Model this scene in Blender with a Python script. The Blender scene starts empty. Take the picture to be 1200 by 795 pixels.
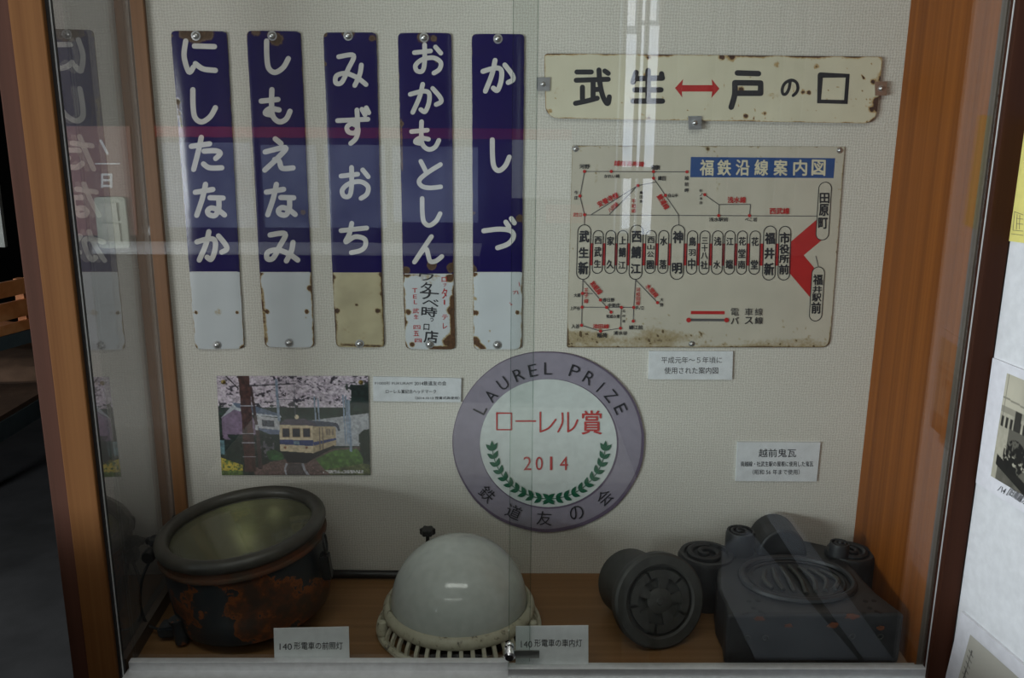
import bpy, bmesh, math, random
import numpy as np
from mathutils import Vector, Matrix, Euler

random.seed(7)
scene = bpy.context.scene
COL = scene.collection

# ------------------------------------------------------------------ camera
F, CX, CY = 1050.0, 600.0, 397.5
TH = math.atan(258.5 / F)            # downward pitch
CAMZ = 1.48
cam_d = bpy.data.cameras.new('camera')
cam_d.sensor_width = 36.0
cam_d.lens = F / 1200.0 * 36.0
cam_d.clip_start = 0.05
cam = bpy.data.objects.new('camera', cam_d)
COL.objects.link(cam)
cam.location = (0, 0, CAMZ)
YAW, ROLL = math.radians(0.7), math.radians(0.42)
RC = Matrix.Rotation(-YAW, 3, 'Z') @ Matrix.Rotation(math.pi / 2 - TH, 3, 'X') @ Matrix.Rotation(ROLL, 3, 'Z')
cam.rotation_euler = RC.to_euler()
scene.camera = cam

# ------------------------------------------------------------------ world, light, exposure
scene.view_settings.view_transform = 'Standard'
scene.view_settings.look = 'None'
scene.view_settings.gamma = 1.0
scene.view_settings.exposure = 0.0
world = bpy.data.worlds.new('world')
scene.world = world
world.use_nodes = True
world.node_tree.nodes['Background'].inputs[0].default_value = (0.75, 0.86, 1.0, 1)
world.node_tree.nodes['Background'].inputs[1].default_value = 1.0


def area_light(name, loc, target, sx, sy, power, color):
    d = bpy.data.lights.new(name, 'AREA')
    d.shape = 'RECTANGLE'
    d.size, d.size_y = sx, sy
    d.energy = power
    d.color = color
    o = bpy.data.objects.new(name, d)
    COL.objects.link(o)
    o.location = loc
    o.rotation_euler = (Vector(target) - Vector(loc)).to_track_quat('-Z', 'Y').to_euler()
    return o


# daylight through the big opening in the left wall; the two ceiling fills are added
area_light('window_daylight', (-3.0, -0.95, 1.20), (-1.0, 0.1, 1.2), 2.0, 0.72, 134, (0.90, 0.96, 1.0))
area_light('ceiling_fill', (-0.2, 0.2, 2.6), (-0.2, 0.7, 1.3), 1.5, 0.3, 8.5, (1.0, 0.985, 0.94))  # added fill for the case front, no fixture seen
area_light('rear_ceiling_fill', (-0.6, -1.5, 2.62), (-0.6, -1.75, 1.4), 1.8, 0.3, 10, (1.0, 0.98, 0.93))  # added fill so the red strip mirrors more brightly
scene.cycles.transparent_max_bounces = 24
scene.cycles.max_bounces = 8

# ------------------------------------------------------------------ projection helpers (photo pixel -> point on a real plane)
RM = np.array(RC)


def ray(px, py):
    a = (np.asarray(px, float) - CX) / F
    b = (CY - np.asarray(py, float)) / F
    return tuple(RM[k, 0] * a + RM[k, 1] * b - RM[k, 2] for k in range(3))


def P(px, py, Y):
    dx, dy, dz = ray(px, py)
    t = Y / dy
    return np.stack(np.broadcast_arrays(dx * t, np.zeros_like(t) + Y, CAMZ + dz * t), -1)


def PZ(px, py, Z):
    dx, dy, dz = ray(px, py)
    t = (Z - CAMZ) / dz
    return np.array([dx * t, dy * t, Z])


BSL, BY0 = 0.12, 1.386      # the notice panel swings slightly outward towards the viewer


def PX(px, py, X):
    """pixel -> point on the notice panel's plane, which starts at (X, BY0)"""
    dx, dy, dz = ray(px, py)
    t = (X + BSL * BY0) / (dx + BSL * dy)
    return np.stack(np.broadcast_arrays(dx * t, dy * t, CAMZ + dz * t), -1)


def lin(c):
    c = np.asarray(c, float) / 255.0
    return np.where(c <= 0.04045, c / 12.92, ((c + 0.055) / 1.055) ** 2.4)


# ------------------------------------------------------------------ value noise in numpy
_rng = np.random.default_rng(11)
_tab = _rng.random((256, 256))


def vnoise(x, y, seed=0):
    x = np.asarray(x, float) + seed * 17.31
    y = np.asarray(y, float) + seed * 9.17
    xi, yi = np.floor(x).astype(int), np.floor(y).astype(int)
    fx, fy = x - xi, y - yi
    fx, fy = fx * fx * (3 - 2 * fx), fy * fy * (3 - 2 * fy)
    g = lambda a, b: _tab[a & 255, b & 255]
    return (g(xi, yi) * (1 - fx) + g(xi + 1, yi) * fx) * (1 - fy) + (g(xi, yi + 1) * (1 - fx) + g(xi + 1, yi + 1) * fx) * fy


def fbm(x, y, seed=0, o=4):
    s, a, t = 0, 1.0, 0
    for k in range(o):
        s = s + a * vnoise(x * 2 ** k, y * 2 ** k, seed + k * 3)
        t += a
        a *= 0.5
    return s / t


# ------------------------------------------------------------------ materials
def new_mat(name):
    m = bpy.data.materials.new(name)
    m.use_nodes = True
    nt = m.node_tree
    b = nt.nodes['Principled BSDF']
    return m, nt, b


def N(nt, typ, **kw):
    n = nt.nodes.new(typ)
    for k, v in kw.items():
        setattr(n, k, v)
    return n


def ramp(nt, fac, stops):
    r = N(nt, 'ShaderNodeValToRGB')
    el = r.color_ramp.elements
    while len(el) < len(stops):
        el.new(0.5)
    for e, (p, c) in zip(el, stops):
        e.position = p
        e.color = (*c, 1) if len(c) == 3 else c
    nt.links.new(fac, r.inputs[0])
    return r.outputs[0]


def noise_tex(nt, scale, detail=4, rough=0.55, stretch=(1, 1, 1), coord='Object'):
    tc = N(nt, 'ShaderNodeTexCoord')
    mp = N(nt, 'ShaderNodeMapping')
    mp.inputs['Scale'].default_value = stretch
    nt.links.new(tc.outputs[coord], mp.inputs[0])
    n = N(nt, 'ShaderNodeTexNoise')
    n.inputs['Scale'].default_value = scale
    n.inputs['Detail'].default_value = detail
    n.inputs['Roughness'].default_value = rough
    nt.links.new(mp.outputs[0], n.inputs[0])
    return n.outputs[0]


def bump(nt, b, height, strength=0.3, dist=0.001):
    bp = N(nt, 'ShaderNodeBump')
    bp.inputs['Strength'].default_value = strength
    bp.inputs['Distance'].default_value = dist
    nt.links.new(height, bp.inputs['Height'])
    nt.links.new(bp.outputs[0], b.inputs['Normal'])


def mottled(name, c1, c2, scale=30, rough=0.6, metal=0.0, stretch=(1, 1, 1), bmp=0.2, dist=0.001, spec=0.5):
    m, nt, b = new_mat(name)
    n = noise_tex(nt, scale, stretch=stretch)
    nt.links.new(ramp(nt, n, [(0.3, tuple(c1)), (0.7, tuple(c2))]), b.inputs['Base Color'])
    b.inputs['Roughness'].default_value = rough
    b.inputs['Metallic'].default_value = metal
    b.inputs['Specular IOR Level'].default_value = spec
    if bmp:
        bump(nt, b, n, bmp, dist)
    return m


def wood(name, c1, c2, c3, axis='z', rough=0.45, scale=1.0, spec=0.35):
    """fine straight grain along one axis"""
    m, nt, b = new_mat(name)
    st = {'z': (90, 90, 1.2), 'x': (1.2, 90, 90), 'y': (90, 1.2, 90)}[axis]
    st = tuple(s * scale for s in st)
    n1 = noise_tex(nt, 1.0, 3, 0.6, st)
    n2 = noise_tex(nt, 0.22, 3, 0.6, st)
    mx = N(nt, 'ShaderNodeMath', operation='MULTIPLY_ADD')
    nt.links.new(n2, mx.inputs[0])
    mx.inputs[1].default_value = 1.3
    ad = N(nt, 'ShaderNodeMath', operation='MULTIPLY')
    nt.links.new(n1, ad.inputs[0])
    ad.inputs[1].default_value = 0.75
    nt.links.new(ad.outputs[0], mx.inputs[2])
    sb = N(nt, 'ShaderNodeMath', operation='SUBTRACT')
    nt.links.new(mx.outputs[0], sb.inputs[0])
    sb.inputs[1].default_value = 0.52
    nt.links.new(ramp(nt, sb.outputs[0], [(0.2, tuple(c1)), (0.5, tuple(c2)), (0.8, tuple(c3))]), b.inputs['Base Color'])
    b.inputs['Roughness'].default_value = rough
    b.inputs['Specular IOR Level'].default_value = spec
    bump(nt, b, n1, 0.12, 0.0006)
    return m


def plain(name, c, rough=0.5, metal=0.0, spec=0.5):
    """one colour with a faint procedural unevenness in tone"""
    c = np.asarray(c, float)
    m, nt, b = new_mat(name)
    n = noise_tex(nt, 60, 2)
    nt.links.new(ramp(nt, n, [(0.3, tuple(c * 0.93)), (0.7, tuple(np.minimum(c * 1.05, 1)))]), b.inputs['Base Color'])
    b.inputs['Roughness'].default_value = rough
    b.inputs['Metallic'].default_value = metal
    b.inputs['Specular IOR Level'].default_value = spec
    return m


def enamel(name, base, stain, rust, rough=0.25, amt=0.5, nscale=170, spec=0.5, tone=0.06):
    """painted sheet; the vertex attribute «wear» says where the coat has chipped and stained"""
    m, nt, b = new_mat(name)
    at = N(nt, 'ShaderNodeAttribute', attribute_name='wear')
    n = noise_tex(nt, nscale, 4, 0.65)
    s = N(nt, 'ShaderNodeMath', operation='MULTIPLY_ADD')
    nt.links.new(n, s.inputs[0])
    s.inputs[1].default_value = amt
    s.inputs[2].default_value = -0.5 * amt
    a = N(nt, 'ShaderNodeMath', operation='ADD')
    nt.links.new(s.outputs[0], a.inputs[0])
    nt.links.new(at.outputs['Fac'], a.inputs[1])
    n2 = noise_tex(nt, 14, 3)
    base = np.asarray(base, float)
    tone_c = ramp(nt, n2, [(0.25, tuple(base * (1 - tone))), (0.75, tuple(np.minimum(base * (1 + tone), 1)))])
    f1 = ramp(nt, a.outputs[0], [(0.30, (0, 0, 0)), (0.46, (1, 1, 1))])
    f2 = ramp(nt, a.outputs[0], [(0.50, (0, 0, 0)), (0.57, (1, 1, 1))])
    m1 = N(nt, 'ShaderNodeMix', data_type='RGBA')
    nt.links.new(f1, m1.inputs[0])
    nt.links.new(tone_c, m1.inputs[6])
    m1.inputs[7].default_value = (*stain, 1)
    rc = ramp(nt, n, [(0.35, tuple(np.asarray(rust) * 0.45)), (0.7, tuple(rust))])
    m2 = N(nt, 'ShaderNodeMix', data_type='RGBA')
    nt.links.new(f2, m2.inputs[0])
    nt.links.new(m1.outputs[2], m2.inputs[6])
    nt.links.new(rc, m2.inputs[7])
    nt.links.new(m2.outputs[2], b.inputs['Base Color'])
    ro = ramp(nt, a.outputs[0], [(0.4, (rough,) * 3), (0.57, (0.85,) * 3)])
    nt.links.new(ro, b.inputs['Roughness'])
    b.inputs['Specular IOR Level'].default_value = spec
    inv = N(nt, 'ShaderNodeMath', operation='SUBTRACT')
    inv.inputs[0].default_value = 1.0
    nt.links.new(f2, inv.inputs[1])
    bump(nt, b, inv.outputs[0], 0.35, 0.0006)
    return m


def printed(name, rough=0.35, spec=0.5):
    """flat print: colours from the mesh's own colour attribute"""
    m, nt, b = new_mat(name)
    at = N(nt, 'ShaderNodeAttribute', attribute_name='print')
    nt.links.new(at.outputs['Color'], b.inputs['Base Color'])
    b.inputs['Roughness'].default_value = rough
    b.inputs['Specular IOR Level'].default_value = spec
    return m


def glass_mat(name, f0=0.04, tint=(0.97, 0.985, 0.975)):
    """thin clear pane: Schlick mirror over a straight-through sheet"""
    m = bpy.data.materials.new(name)
    m.use_nodes = True
    nt = m.node_tree
    nt.nodes.clear()
    out = N(nt, 'ShaderNodeOutputMaterial')
    tr = N(nt, 'ShaderNodeBsdfTransparent')
    tr.inputs[0].default_value = (*tint, 1)
    gl = N(nt, 'ShaderNodeBsdfGlossy')
    gl.inputs['Roughness'].default_value = 0.0
    geo = N(nt, 'ShaderNodeNewGeometry')
    dot = N(nt, 'ShaderNodeVectorMath', operation='DOT_PRODUCT')
    nt.links.new(geo.outputs['Normal'], dot.inputs[0])
    nt.links.new(geo.outputs['Incoming'], dot.inputs[1])
    ab = N(nt, 'ShaderNodeMath', operation='ABSOLUTE')
    nt.links.new(dot.outputs['Value'], ab.inputs[0])
    om = N(nt, 'ShaderNodeMath', operation='SUBTRACT')
    om.inputs[0].default_value = 1.0
    nt.links.new(ab.outputs[0], om.inputs[1])
    pw = N(nt, 'ShaderNodeMath', operation='POWER')
    nt.links.new(om.outputs[0], pw.inputs[0])
    pw.inputs[1].default_value = 5.0
    ma = N(nt, 'ShaderNodeMath', operation='MULTIPLY_ADD')
    nt.links.new(pw.outputs[0], ma.inputs[0])
    ma.inputs[1].default_value = 1.0 - f0
    ma.inputs[2].default_value = f0
    mix = N(nt, 'ShaderNodeMixShader')
    nt.links.new(ma.outputs[0], mix.inputs[0])
    nt.links.new(tr.outputs[0], mix.inputs[1])
    nt.links.new(gl.outputs[0], mix.inputs[2])
    nt.links.new(mix.outputs[0], out.inputs[0])
    return m


def wallpaper_mat():
    m, nt, b = new_mat('woven_wallpaper')
    tc = N(nt, 'ShaderNodeTexCoord')

    def wave(dirn, sc):
        w = N(nt, 'ShaderNodeTexWave', wave_type='BANDS', bands_direction=dirn)
        w.inputs['Scale'].default_value = sc
        w.inputs['Distortion'].default_value = 4.5
        w.inputs['Detail'].default_value = 2.0
        w.inputs['Detail Scale'].default_value = 1.5
        nt.links.new(tc.outputs['Object'], w.inputs[0])
        return w.outputs['Fac']
    mul = N(nt, 'ShaderNodeMath', operation='ADD')
    nt.links.new(wave('X', 58), mul.inputs[0])
    nt.links.new(wave('Z', 58), mul.inputs[1])
    n = noise_tex(nt, 420, 2)
    ad = N(nt, 'ShaderNodeMath', operation='MULTIPLY_ADD')
    nt.links.new(n, ad.inputs[0])
    ad.inputs[1].default_value = 1.2
    nt.links.new(mul.outputs[0], ad.inputs[2])
    dv = N(nt, 'ShaderNodeMath', operation='MULTIPLY')
    nt.links.new(ad.outputs[0], dv.inputs[0])
    dv.inputs[1].default_value = 0.32
    nt.links.new(ramp(nt, dv.outputs[0], [(0.25, (0.50, 0.475, 0.42)), (0.75, (0.64, 0.615, 0.56))]), b.inputs['Base Color'])
    b.inputs['Roughness'].default_value = 0.85
    bump(nt, b, dv.outputs[0], 0.55, 0.0012)
    return m


M = {}
M['wallpaper'] = wallpaper_mat()
M['orange_wood'] = wood('orange_grain_wood', (0.17, 0.046, 0.005), (0.245, 0.070, 0.008), (0.31, 0.095, 0.013), rough=0.5, spec=0.2)
M['post_wood'] = wood('cedar_post_wood', (0.075, 0.028, 0.008), (0.110, 0.044, 0.013), (0.145, 0.063, 0.020), rough=0.7, spec=0.12)
M['post_dark'] = wood('aged_red_post_wood', (0.045, 0.018, 0.011), (0.060, 0.024, 0.015), (0.075, 0.032, 0.020), rough=0.7, spec=0.12)
M['brown_post'] = wood('dark_brown_post_wood', (0.024, 0.007, 0.003), (0.034, 0.010, 0.004), (0.045, 0.014, 0.006), rough=0.6, spec=0.15)
M['batten'] = wood('corner_batten_wood', (0.15, 0.065, 0.024), (0.22, 0.10, 0.038), (0.28, 0.13, 0.055))
M['shelf_wood'] = wood('case_floor_wood', (0.17, 0.088, 0.036), (0.22, 0.115, 0.048), (0.27, 0.145, 0.065), axis='x')
M['glass'] = glass_mat('clear_glass', f0=0.045)
M['side_glass'] = glass_mat('side_glass', f0=0.24, tint=(0.90, 0.88, 0.87))
M['glass_edge'] = glass_mat('green_glass_edge', f0=0.10, tint=(0.80, 0.86, 0.83))
M['bulb_glass'] = plain('frosted_bulb', (0.34, 0.40, 0.34), 0.2)
M['aluminium'] = plain('satin_aluminium', (0.68, 0.70, 0.71), 0.45, 0.5)
M['bronze'] = plain('bronze_aluminium', (0.085, 0.066, 0.052), 0.45)
M['gasket'] = plain('black_gasket', (0.012, 0.011, 0.011), 0.6)
M['chrome'] = plain('chrome', (0.75, 0.75, 0.78), 0.12, 1.0)
M['steel'] = plain('zinc_steel', (0.55, 0.55, 0.55), 0.3, 0.9)
M['paper'] = plain('white_card', (0.66, 0.68, 0.70), 0.7)
M['lit_paper'] = plain('lit_white_card', (0.88, 0.90, 0.92), 0.7)  # lighter copy of the white card; extra light put into the colour
M['ink'] = plain('black_ink', (0.022, 0.022, 0.028), 0.6)
M['grey_ink'] = plain('faded_ink', (0.09, 0.085, 0.09), 0.6)
M['red_ink'] = plain('red_ink', (0.42, 0.022, 0.022), 0.5)
M['gold_ink'] = plain('pale_gold_paint', (0.60, 0.55, 0.40), 0.5)
M['blue_ink'] = plain('blue_title_print', (0.030, 0.075, 0.22), 0.4)
M['kana'] = plain('white_enamel_lettering', (0.60, 0.58, 0.56), 0.25)
M['blue_enamel'] = enamel('blue_enamel', (0.011, 0.007, 0.075), (0.10, 0.055, 0.03), (0.11, 0.06, 0.03), 0.16, 0.5)
M['white_enamel'] = enamel('white_enamel', (0.55, 0.58, 0.60), (0.36, 0.27, 0.13), (0.13, 0.06, 0.025), 0.2, 0.5)
M['tan_enamel'] = enamel('tan_stained_enamel', (0.44, 0.39, 0.25), (0.26, 0.19, 0.085), (0.10, 0.055, 0.03), 0.3, 0.55, tone=0.25)
M['cream_enamel'] = enamel('cream_route_enamel', (0.60, 0.565, 0.43), (0.40, 0.27, 0.12), (0.10, 0.05, 0.035), 0.3, 0.55, tone=0.07)
M['map_sheet'] = enamel('yellowed_map_sheet', (0.50, 0.465, 0.385), (0.33, 0.265, 0.155), (0.14, 0.09, 0.045), 0.35, 0.35, tone=0.07)
M['ring_mauve'] = plain('mauve_grey_print', (0.27, 0.245, 0.30), 0.4)
M['disc_white'] = plain('white_disc_print', (0.56, 0.60, 0.58), 0.4)
M['disc_dark'] = plain('dark_mauve_print', (0.13, 0.10, 0.15), 0.4)
M['laurel'] = plain('dark_green_print', (0.010, 0.10, 0.052), 0.4)
M['print'] = printed('printed_photograph')
M['lamp_paint'] = None


# ------------------------------------------------------------------ object helpers
def tag(o, label=None, cat=None, group=None, kind=None):
    if label: o['label'] = label
    if cat: o['category'] = cat
    if group: o['group'] = group
    if kind: o['kind'] = kind
    return o


def empty(name, loc, label=None, cat=None, group=None, rot=(0, 0, 0)):
    o = bpy.data.objects.new(name, None)
    o.empty_display_size = 0.05
    COL.objects.link(o)
    o.location = tuple(float(v) for v in loc)
    o.rotation_euler = rot
    tag(o, label, cat, group)
    return o


def world_origin(o):
    v = Vector((0, 0, 0))
    while o is not None:
        v = v + o.location
        o = o.parent
    return v


def obj(name, verts, faces, mat, parent=None, local=False, smooth=False, mats=None, midx=None):
    """one mesh object; verts in world space unless local (relative to the parent)"""
    verts = np.asarray(verts, float).reshape(-1, 3)
    me = bpy.data.meshes.new(name)
    o = bpy.data.objects.new(name, me)
    COL.objects.link(o)
    if not local:
        pw = np.array(world_origin(parent)) if parent else np.zeros(3)
        c = verts.mean(0) if parent is None else np.zeros(3)
        if parent is None:
            c = np.array([(verts[:, 0].min() + verts[:, 0].max()) / 2, (verts[:, 1].min() + verts[:, 1].max()) / 2, verts[:, 2].min()])
        verts = verts - pw - c
        o.location = tuple(c)
    me.from_pydata(verts.tolist(), [], [tuple(f) for f in faces])
    if parent: o.parent = parent
    for mm in (mats or [mat]):
        me.materials.append(mm)
    if midx is not None:
        me.polygons.foreach_set('material_index', np.asarray(midx, np.int32))
    if smooth:
        me.polygons.foreach_set('use_smooth', np.ones(len(me.polygons), bool))
        try:
            me.set_sharp_from_angle(angle=math.radians(38))
        except Exception:
            pass
    me.update()
    return o


class MB:
    """collects simple shapes that together are one part"""
    def __init__(self):
        self.v, self.f = [], []

    def add(self, v, f):
        k = len(self.v)
        self.v += [tuple(map(float, p)) for p in v]
        self.f += [tuple(i + k for i in q) for q in f]
        return self

    def box(self, x0, x1, y0, y1, z0, z1, b=0.0):
        if b:
            b = min(b, (x1 - x0) * .45, (y1 - y0) * .45, (z1 - z0) * .45)
            bm = bmesh.new()
            bmesh.ops.create_cube(bm, size=1)
            for v in bm.verts:
                v.co = Vector(((x0 + x1) / 2 + v.co.x * (x1 - x0), (y0 + y1) / 2 + v.co.y * (y1 - y0), (z0 + z1) / 2 + v.co.z * (z1 - z0)))
            bmesh.ops.bevel(bm, geom=bm.edges[:], offset=b, segments=2, affect='EDGES')
            bm.verts.index_update()
            self.add([v.co[:] for v in bm.verts], [[v.index for v in f.verts] for f in bm.faces])
            bm.free()
            return self
        v = [(x0, y0, z0), (x1, y0, z0), (x1, y1, z0), (x0, y1, z0), (x0, y0, z1), (x1, y0, z1), (x1, y1, z1), (x0, y1, z1)]
        return self.add(v, [(0, 3, 2, 1), (4, 5, 6, 7), (0, 1, 5, 4), (1, 2, 6, 5), (2, 3, 7, 6), (3, 0, 4, 7)])

    def beam(self, a, b, w, h, up=(0, 0, 1)):
        a, b = Vector(a), Vector(b)
        d = (b - a).normalized()
        s = d.cross(Vector(up))
        s = (s if s.length > 1e-4 else Vector((1, 0, 0))).normalized() * w / 2
        u = s.cross(d).normalized() * h / 2
        v = [a - s - u, a + s - u, a + s + u, a - s + u, b - s - u, b + s - u, b + s + u, b - s + u]
        return self.add(v, [(0, 3, 2, 1), (4, 5, 6, 7), (0, 1, 5, 4), (1, 2, 6, 5), (2, 3, 7, 6), (3, 0, 4, 7)])

    def lathe(self, prof, seg=48, origin=(0, 0, 0), axis=(0, 0, 1), cap0=False, cap1=False, a0=0.0, a1=2 * math.pi):
        q = Vector((0, 0, 1)).rotation_difference(Vector(axis))
        full = abs(a1 - a0 - 2 * math.pi) < 1e-6
        n = seg if full else seg + 1
        v = []
        for r, z in prof:
            for i in range(n):
                a = a0 + (a1 - a0) * i / seg
                v.append(q @ Vector((r * math.cos(a), r * math.sin(a), z)) + Vector(origin))
        f = []
        for j in range(len(prof) - 1):
            for i in range(seg):
                i2 = (i + 1) % n
                f.append((j * n + i, j * n + i2, (j + 1) * n + i2, (j + 1) * n + i))
        if cap0: f.append(tuple(reversed(range(n))))
        if cap1: f.append(tuple(range((len(prof) - 1) * n, len(prof) * n)))
        return self.add(v, f)

    def tube(self, pts, r, seg=8, closed=False):
        pts = [Vector(p) for p in pts]
        n = len(pts)
        v, f = [], []
        prev = None
        for i, p in enumerate(pts):
            if closed:
                d = pts[(i + 1) % n] - pts[i - 1]
            else:
                d = pts[min(i + 1, n - 1)] - pts[max(i - 1, 0)]
            d.normalize()
            ref = prev if prev is not None else (Vector((0, 0, 1)) if abs(d.z) < 0.9 else Vector((1, 0, 0)))
            s = (ref - d * ref.dot(d)).normalized()
            prev = s
            t = d.cross(s)
            rr = r[i] if isinstance(r, (list, tuple)) else r
            for k in range(seg):
                a = 2 * math.pi * k / seg
                v.append(p + (s * math.cos(a) + t * math.sin(a)) * rr)
        for i in range(n if closed else n - 1):
            for k in range(seg):
                a, b = i * seg, ((i + 1) % n) * seg
                f.append((a + k, a + (k + 1) % seg, b + (k + 1) % seg, b + k))
        if not closed:
            f.append(tuple(reversed(range(seg))))
            f.append(tuple(range((n - 1) * seg, n * seg)))
        return self.add(v, f)

    def prism(self, outline, z0, z1, axis='z'):
        n = len(outline)
        v = [(x, y, z0) for x, y in outline] + [(x, y, z1) for x, y in outline]
        if axis == 'y':
            v = [(x, z, y) for x, y, z in v]
        f = [tuple(reversed(range(n))), tuple(range(n, 2 * n))] + [(i, (i + 1) % n, n + (i + 1) % n, n + i) for i in range(n)]
        return self.add(v, f)

    def build(self, name, mat, parent=None, local=False, smooth=False):
        return obj(name, self.v, self.f, mat, parent, local, smooth)


def bevelled(o, w, seg=2, angle=35):
    m = o.modifiers.new('bevel', 'BEVEL')
    m.width = w
    m.segments = seg
    m.limit_method = 'ANGLE'
    m.angle_limit = math.radians(angle)
    return o


# ------------------------------------------------------------------ sheets mapped onto a wall plane
def sheet(name, quad, Yf, Yb, mat, parent, radii=(0, 0, 0, 0), step=2.0, bulge=0.0, wear=None, color=None, plane=P, jag=0.0):
    """a thin plate whose face covers a quad given in photo pixels, standing on a real plane of the case"""
    TL, TR, BR, BL = [np.array(q, float) for q in quad]
    w = (np.linalg.norm(TR - TL) + np.linalg.norm(BR - BL)) / 2
    h = (np.linalg.norm(BL - TL) + np.linalg.norm(BR - TR)) / 2
    nx, ny = max(2, int(round(w / step))), max(2, int(round(h / step)))
    us = np.linspace(0, 1, nx + 1)
    vs = list(np.linspace(0, 1, ny + 1))
    for r in set(radii):
        if r > 0:
            for q in (0.1, 0.25, 0.5):
                vs += [r * q / h, 1 - r * q / h]
    vs = np.array(sorted(vs))
    ny = len(vs) - 1
    V, U = np.meshgrid(vs, us, indexing='ij')

    def inset(d, r):
        d = np.clip(d, 0, r)
        return r - np.sqrt(np.maximum(r * r - (r - d) ** 2, 0)) if r > 0 else d * 0
    dT, dB = vs * h, (1 - vs) * h
    li = inset(dT, radii[0]) * (dT < radii[0]) + inset(dB, radii[3]) * (dB < radii[3])
    ri = inset(dT, radii[1]) * (dT < radii[1]) + inset(dB, radii[2]) * (dB < radii[2])
    if jag:
        li = li + jag * (fbm(vs * h / 9, vs * 0 + 3.3, 5) - 0.35).clip(0) * 2
        ri = ri + jag * (fbm(vs * h / 9, vs * 0 + 8.3, 9) - 0.35).clip(0) * 2
    A = (li / w)[:, None]
    B = (1 - ri / w)[:, None]
    UU = A + (B - A) * U
    px = (TL[0] * (1 - UU) + TR[0] * UU) * (1 - V) + (BL[0] * (1 - UU) + BR[0] * UU) * V
    py = (TL[1] * (1 - UU) + TR[1] * UU) * (1 - V) + (BL[1] * (1 - UU) + BR[1] * UU) * V
    pts = plane(px, py, Yf)
    ax = 1 if plane is P else 0
    sgn = 1 if Yb > Yf else -1
    if bulge:
        e = np.maximum(np.abs(2 * U - 1) ** 5, 0)
        pts[..., ax] += sgn * bulge * e
    n1 = nx + 1
    nf = (ny + 1) * n1
    front = pts.reshape(-1, 3)
    idx = np.arange(nf).reshape(ny + 1, n1)
    F4 = np.stack([idx[:-1, :-1], idx[1:, :-1], idx[1:, 1:], idx[:-1, 1:]], -1).reshape(-1, 4)
    if ax == 0: pass
    ring = list(idx[0, :]) + list(idx[1:, -1]) + list(idx[-1, -2::-1]) + list(idx[-2:0:-1, 0])
    back = front[ring].copy()
    back[:, ax] = Yb
    verts = np.concatenate([front, back])
    k = len(ring)
    side = [(ring[i], ring[(i + 1) % k], nf + (i + 1) % k, nf + i) for i in range(k)]
    faces = [tuple(q) for q in F4.tolist()] + side + [tuple(nf + i for i in reversed(range(k)))]
    o = obj(name, verts, faces, mat, parent)
    me = o.data
    if wear is not None:
        wv = wear(px, py, U, V, w, h).reshape(-1)
        wv = np.concatenate([wv, np.full(k, 0.9)])
        a = me.attributes.new('wear', 'FLOAT', 'POINT')
        a.data.foreach_set('value', wv.astype(np.float32))
    if color is not None:
        c = color(U, V).reshape(-1, 3)
        c = np.concatenate([c, np.full((k, 3), 0.5)])
        c = np.concatenate([c, np.ones((len(c), 1))], 1)
        a = me.color_attributes.new('print', 'FLOAT_COLOR', 'POINT')
        a.data.foreach_set('color', c.astype(np.float32).ravel())
    return o


def catmull(p, n=7):
    p = [np.array(q, float) for q in p]
    if len(p) < 3: return p
    out = []
    for i in range(len(p) - 1):
        p0 = p[max(i - 1, 0)]; p1 = p[i]; p2 = p[i + 1]; p3 = p[min(i + 2, len(p) - 1)]
        for k in range(n):
            t = k / n
            out.append(0.5 * ((2 * p1) + (-p0 + p2) * t + (2 * p0 - 5 * p1 + 4 * p2 - p3) * t * t + (-p0 + 3 * p1 - 3 * p2 + p3) * t ** 3))
    return out + [p[-1]]


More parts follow.
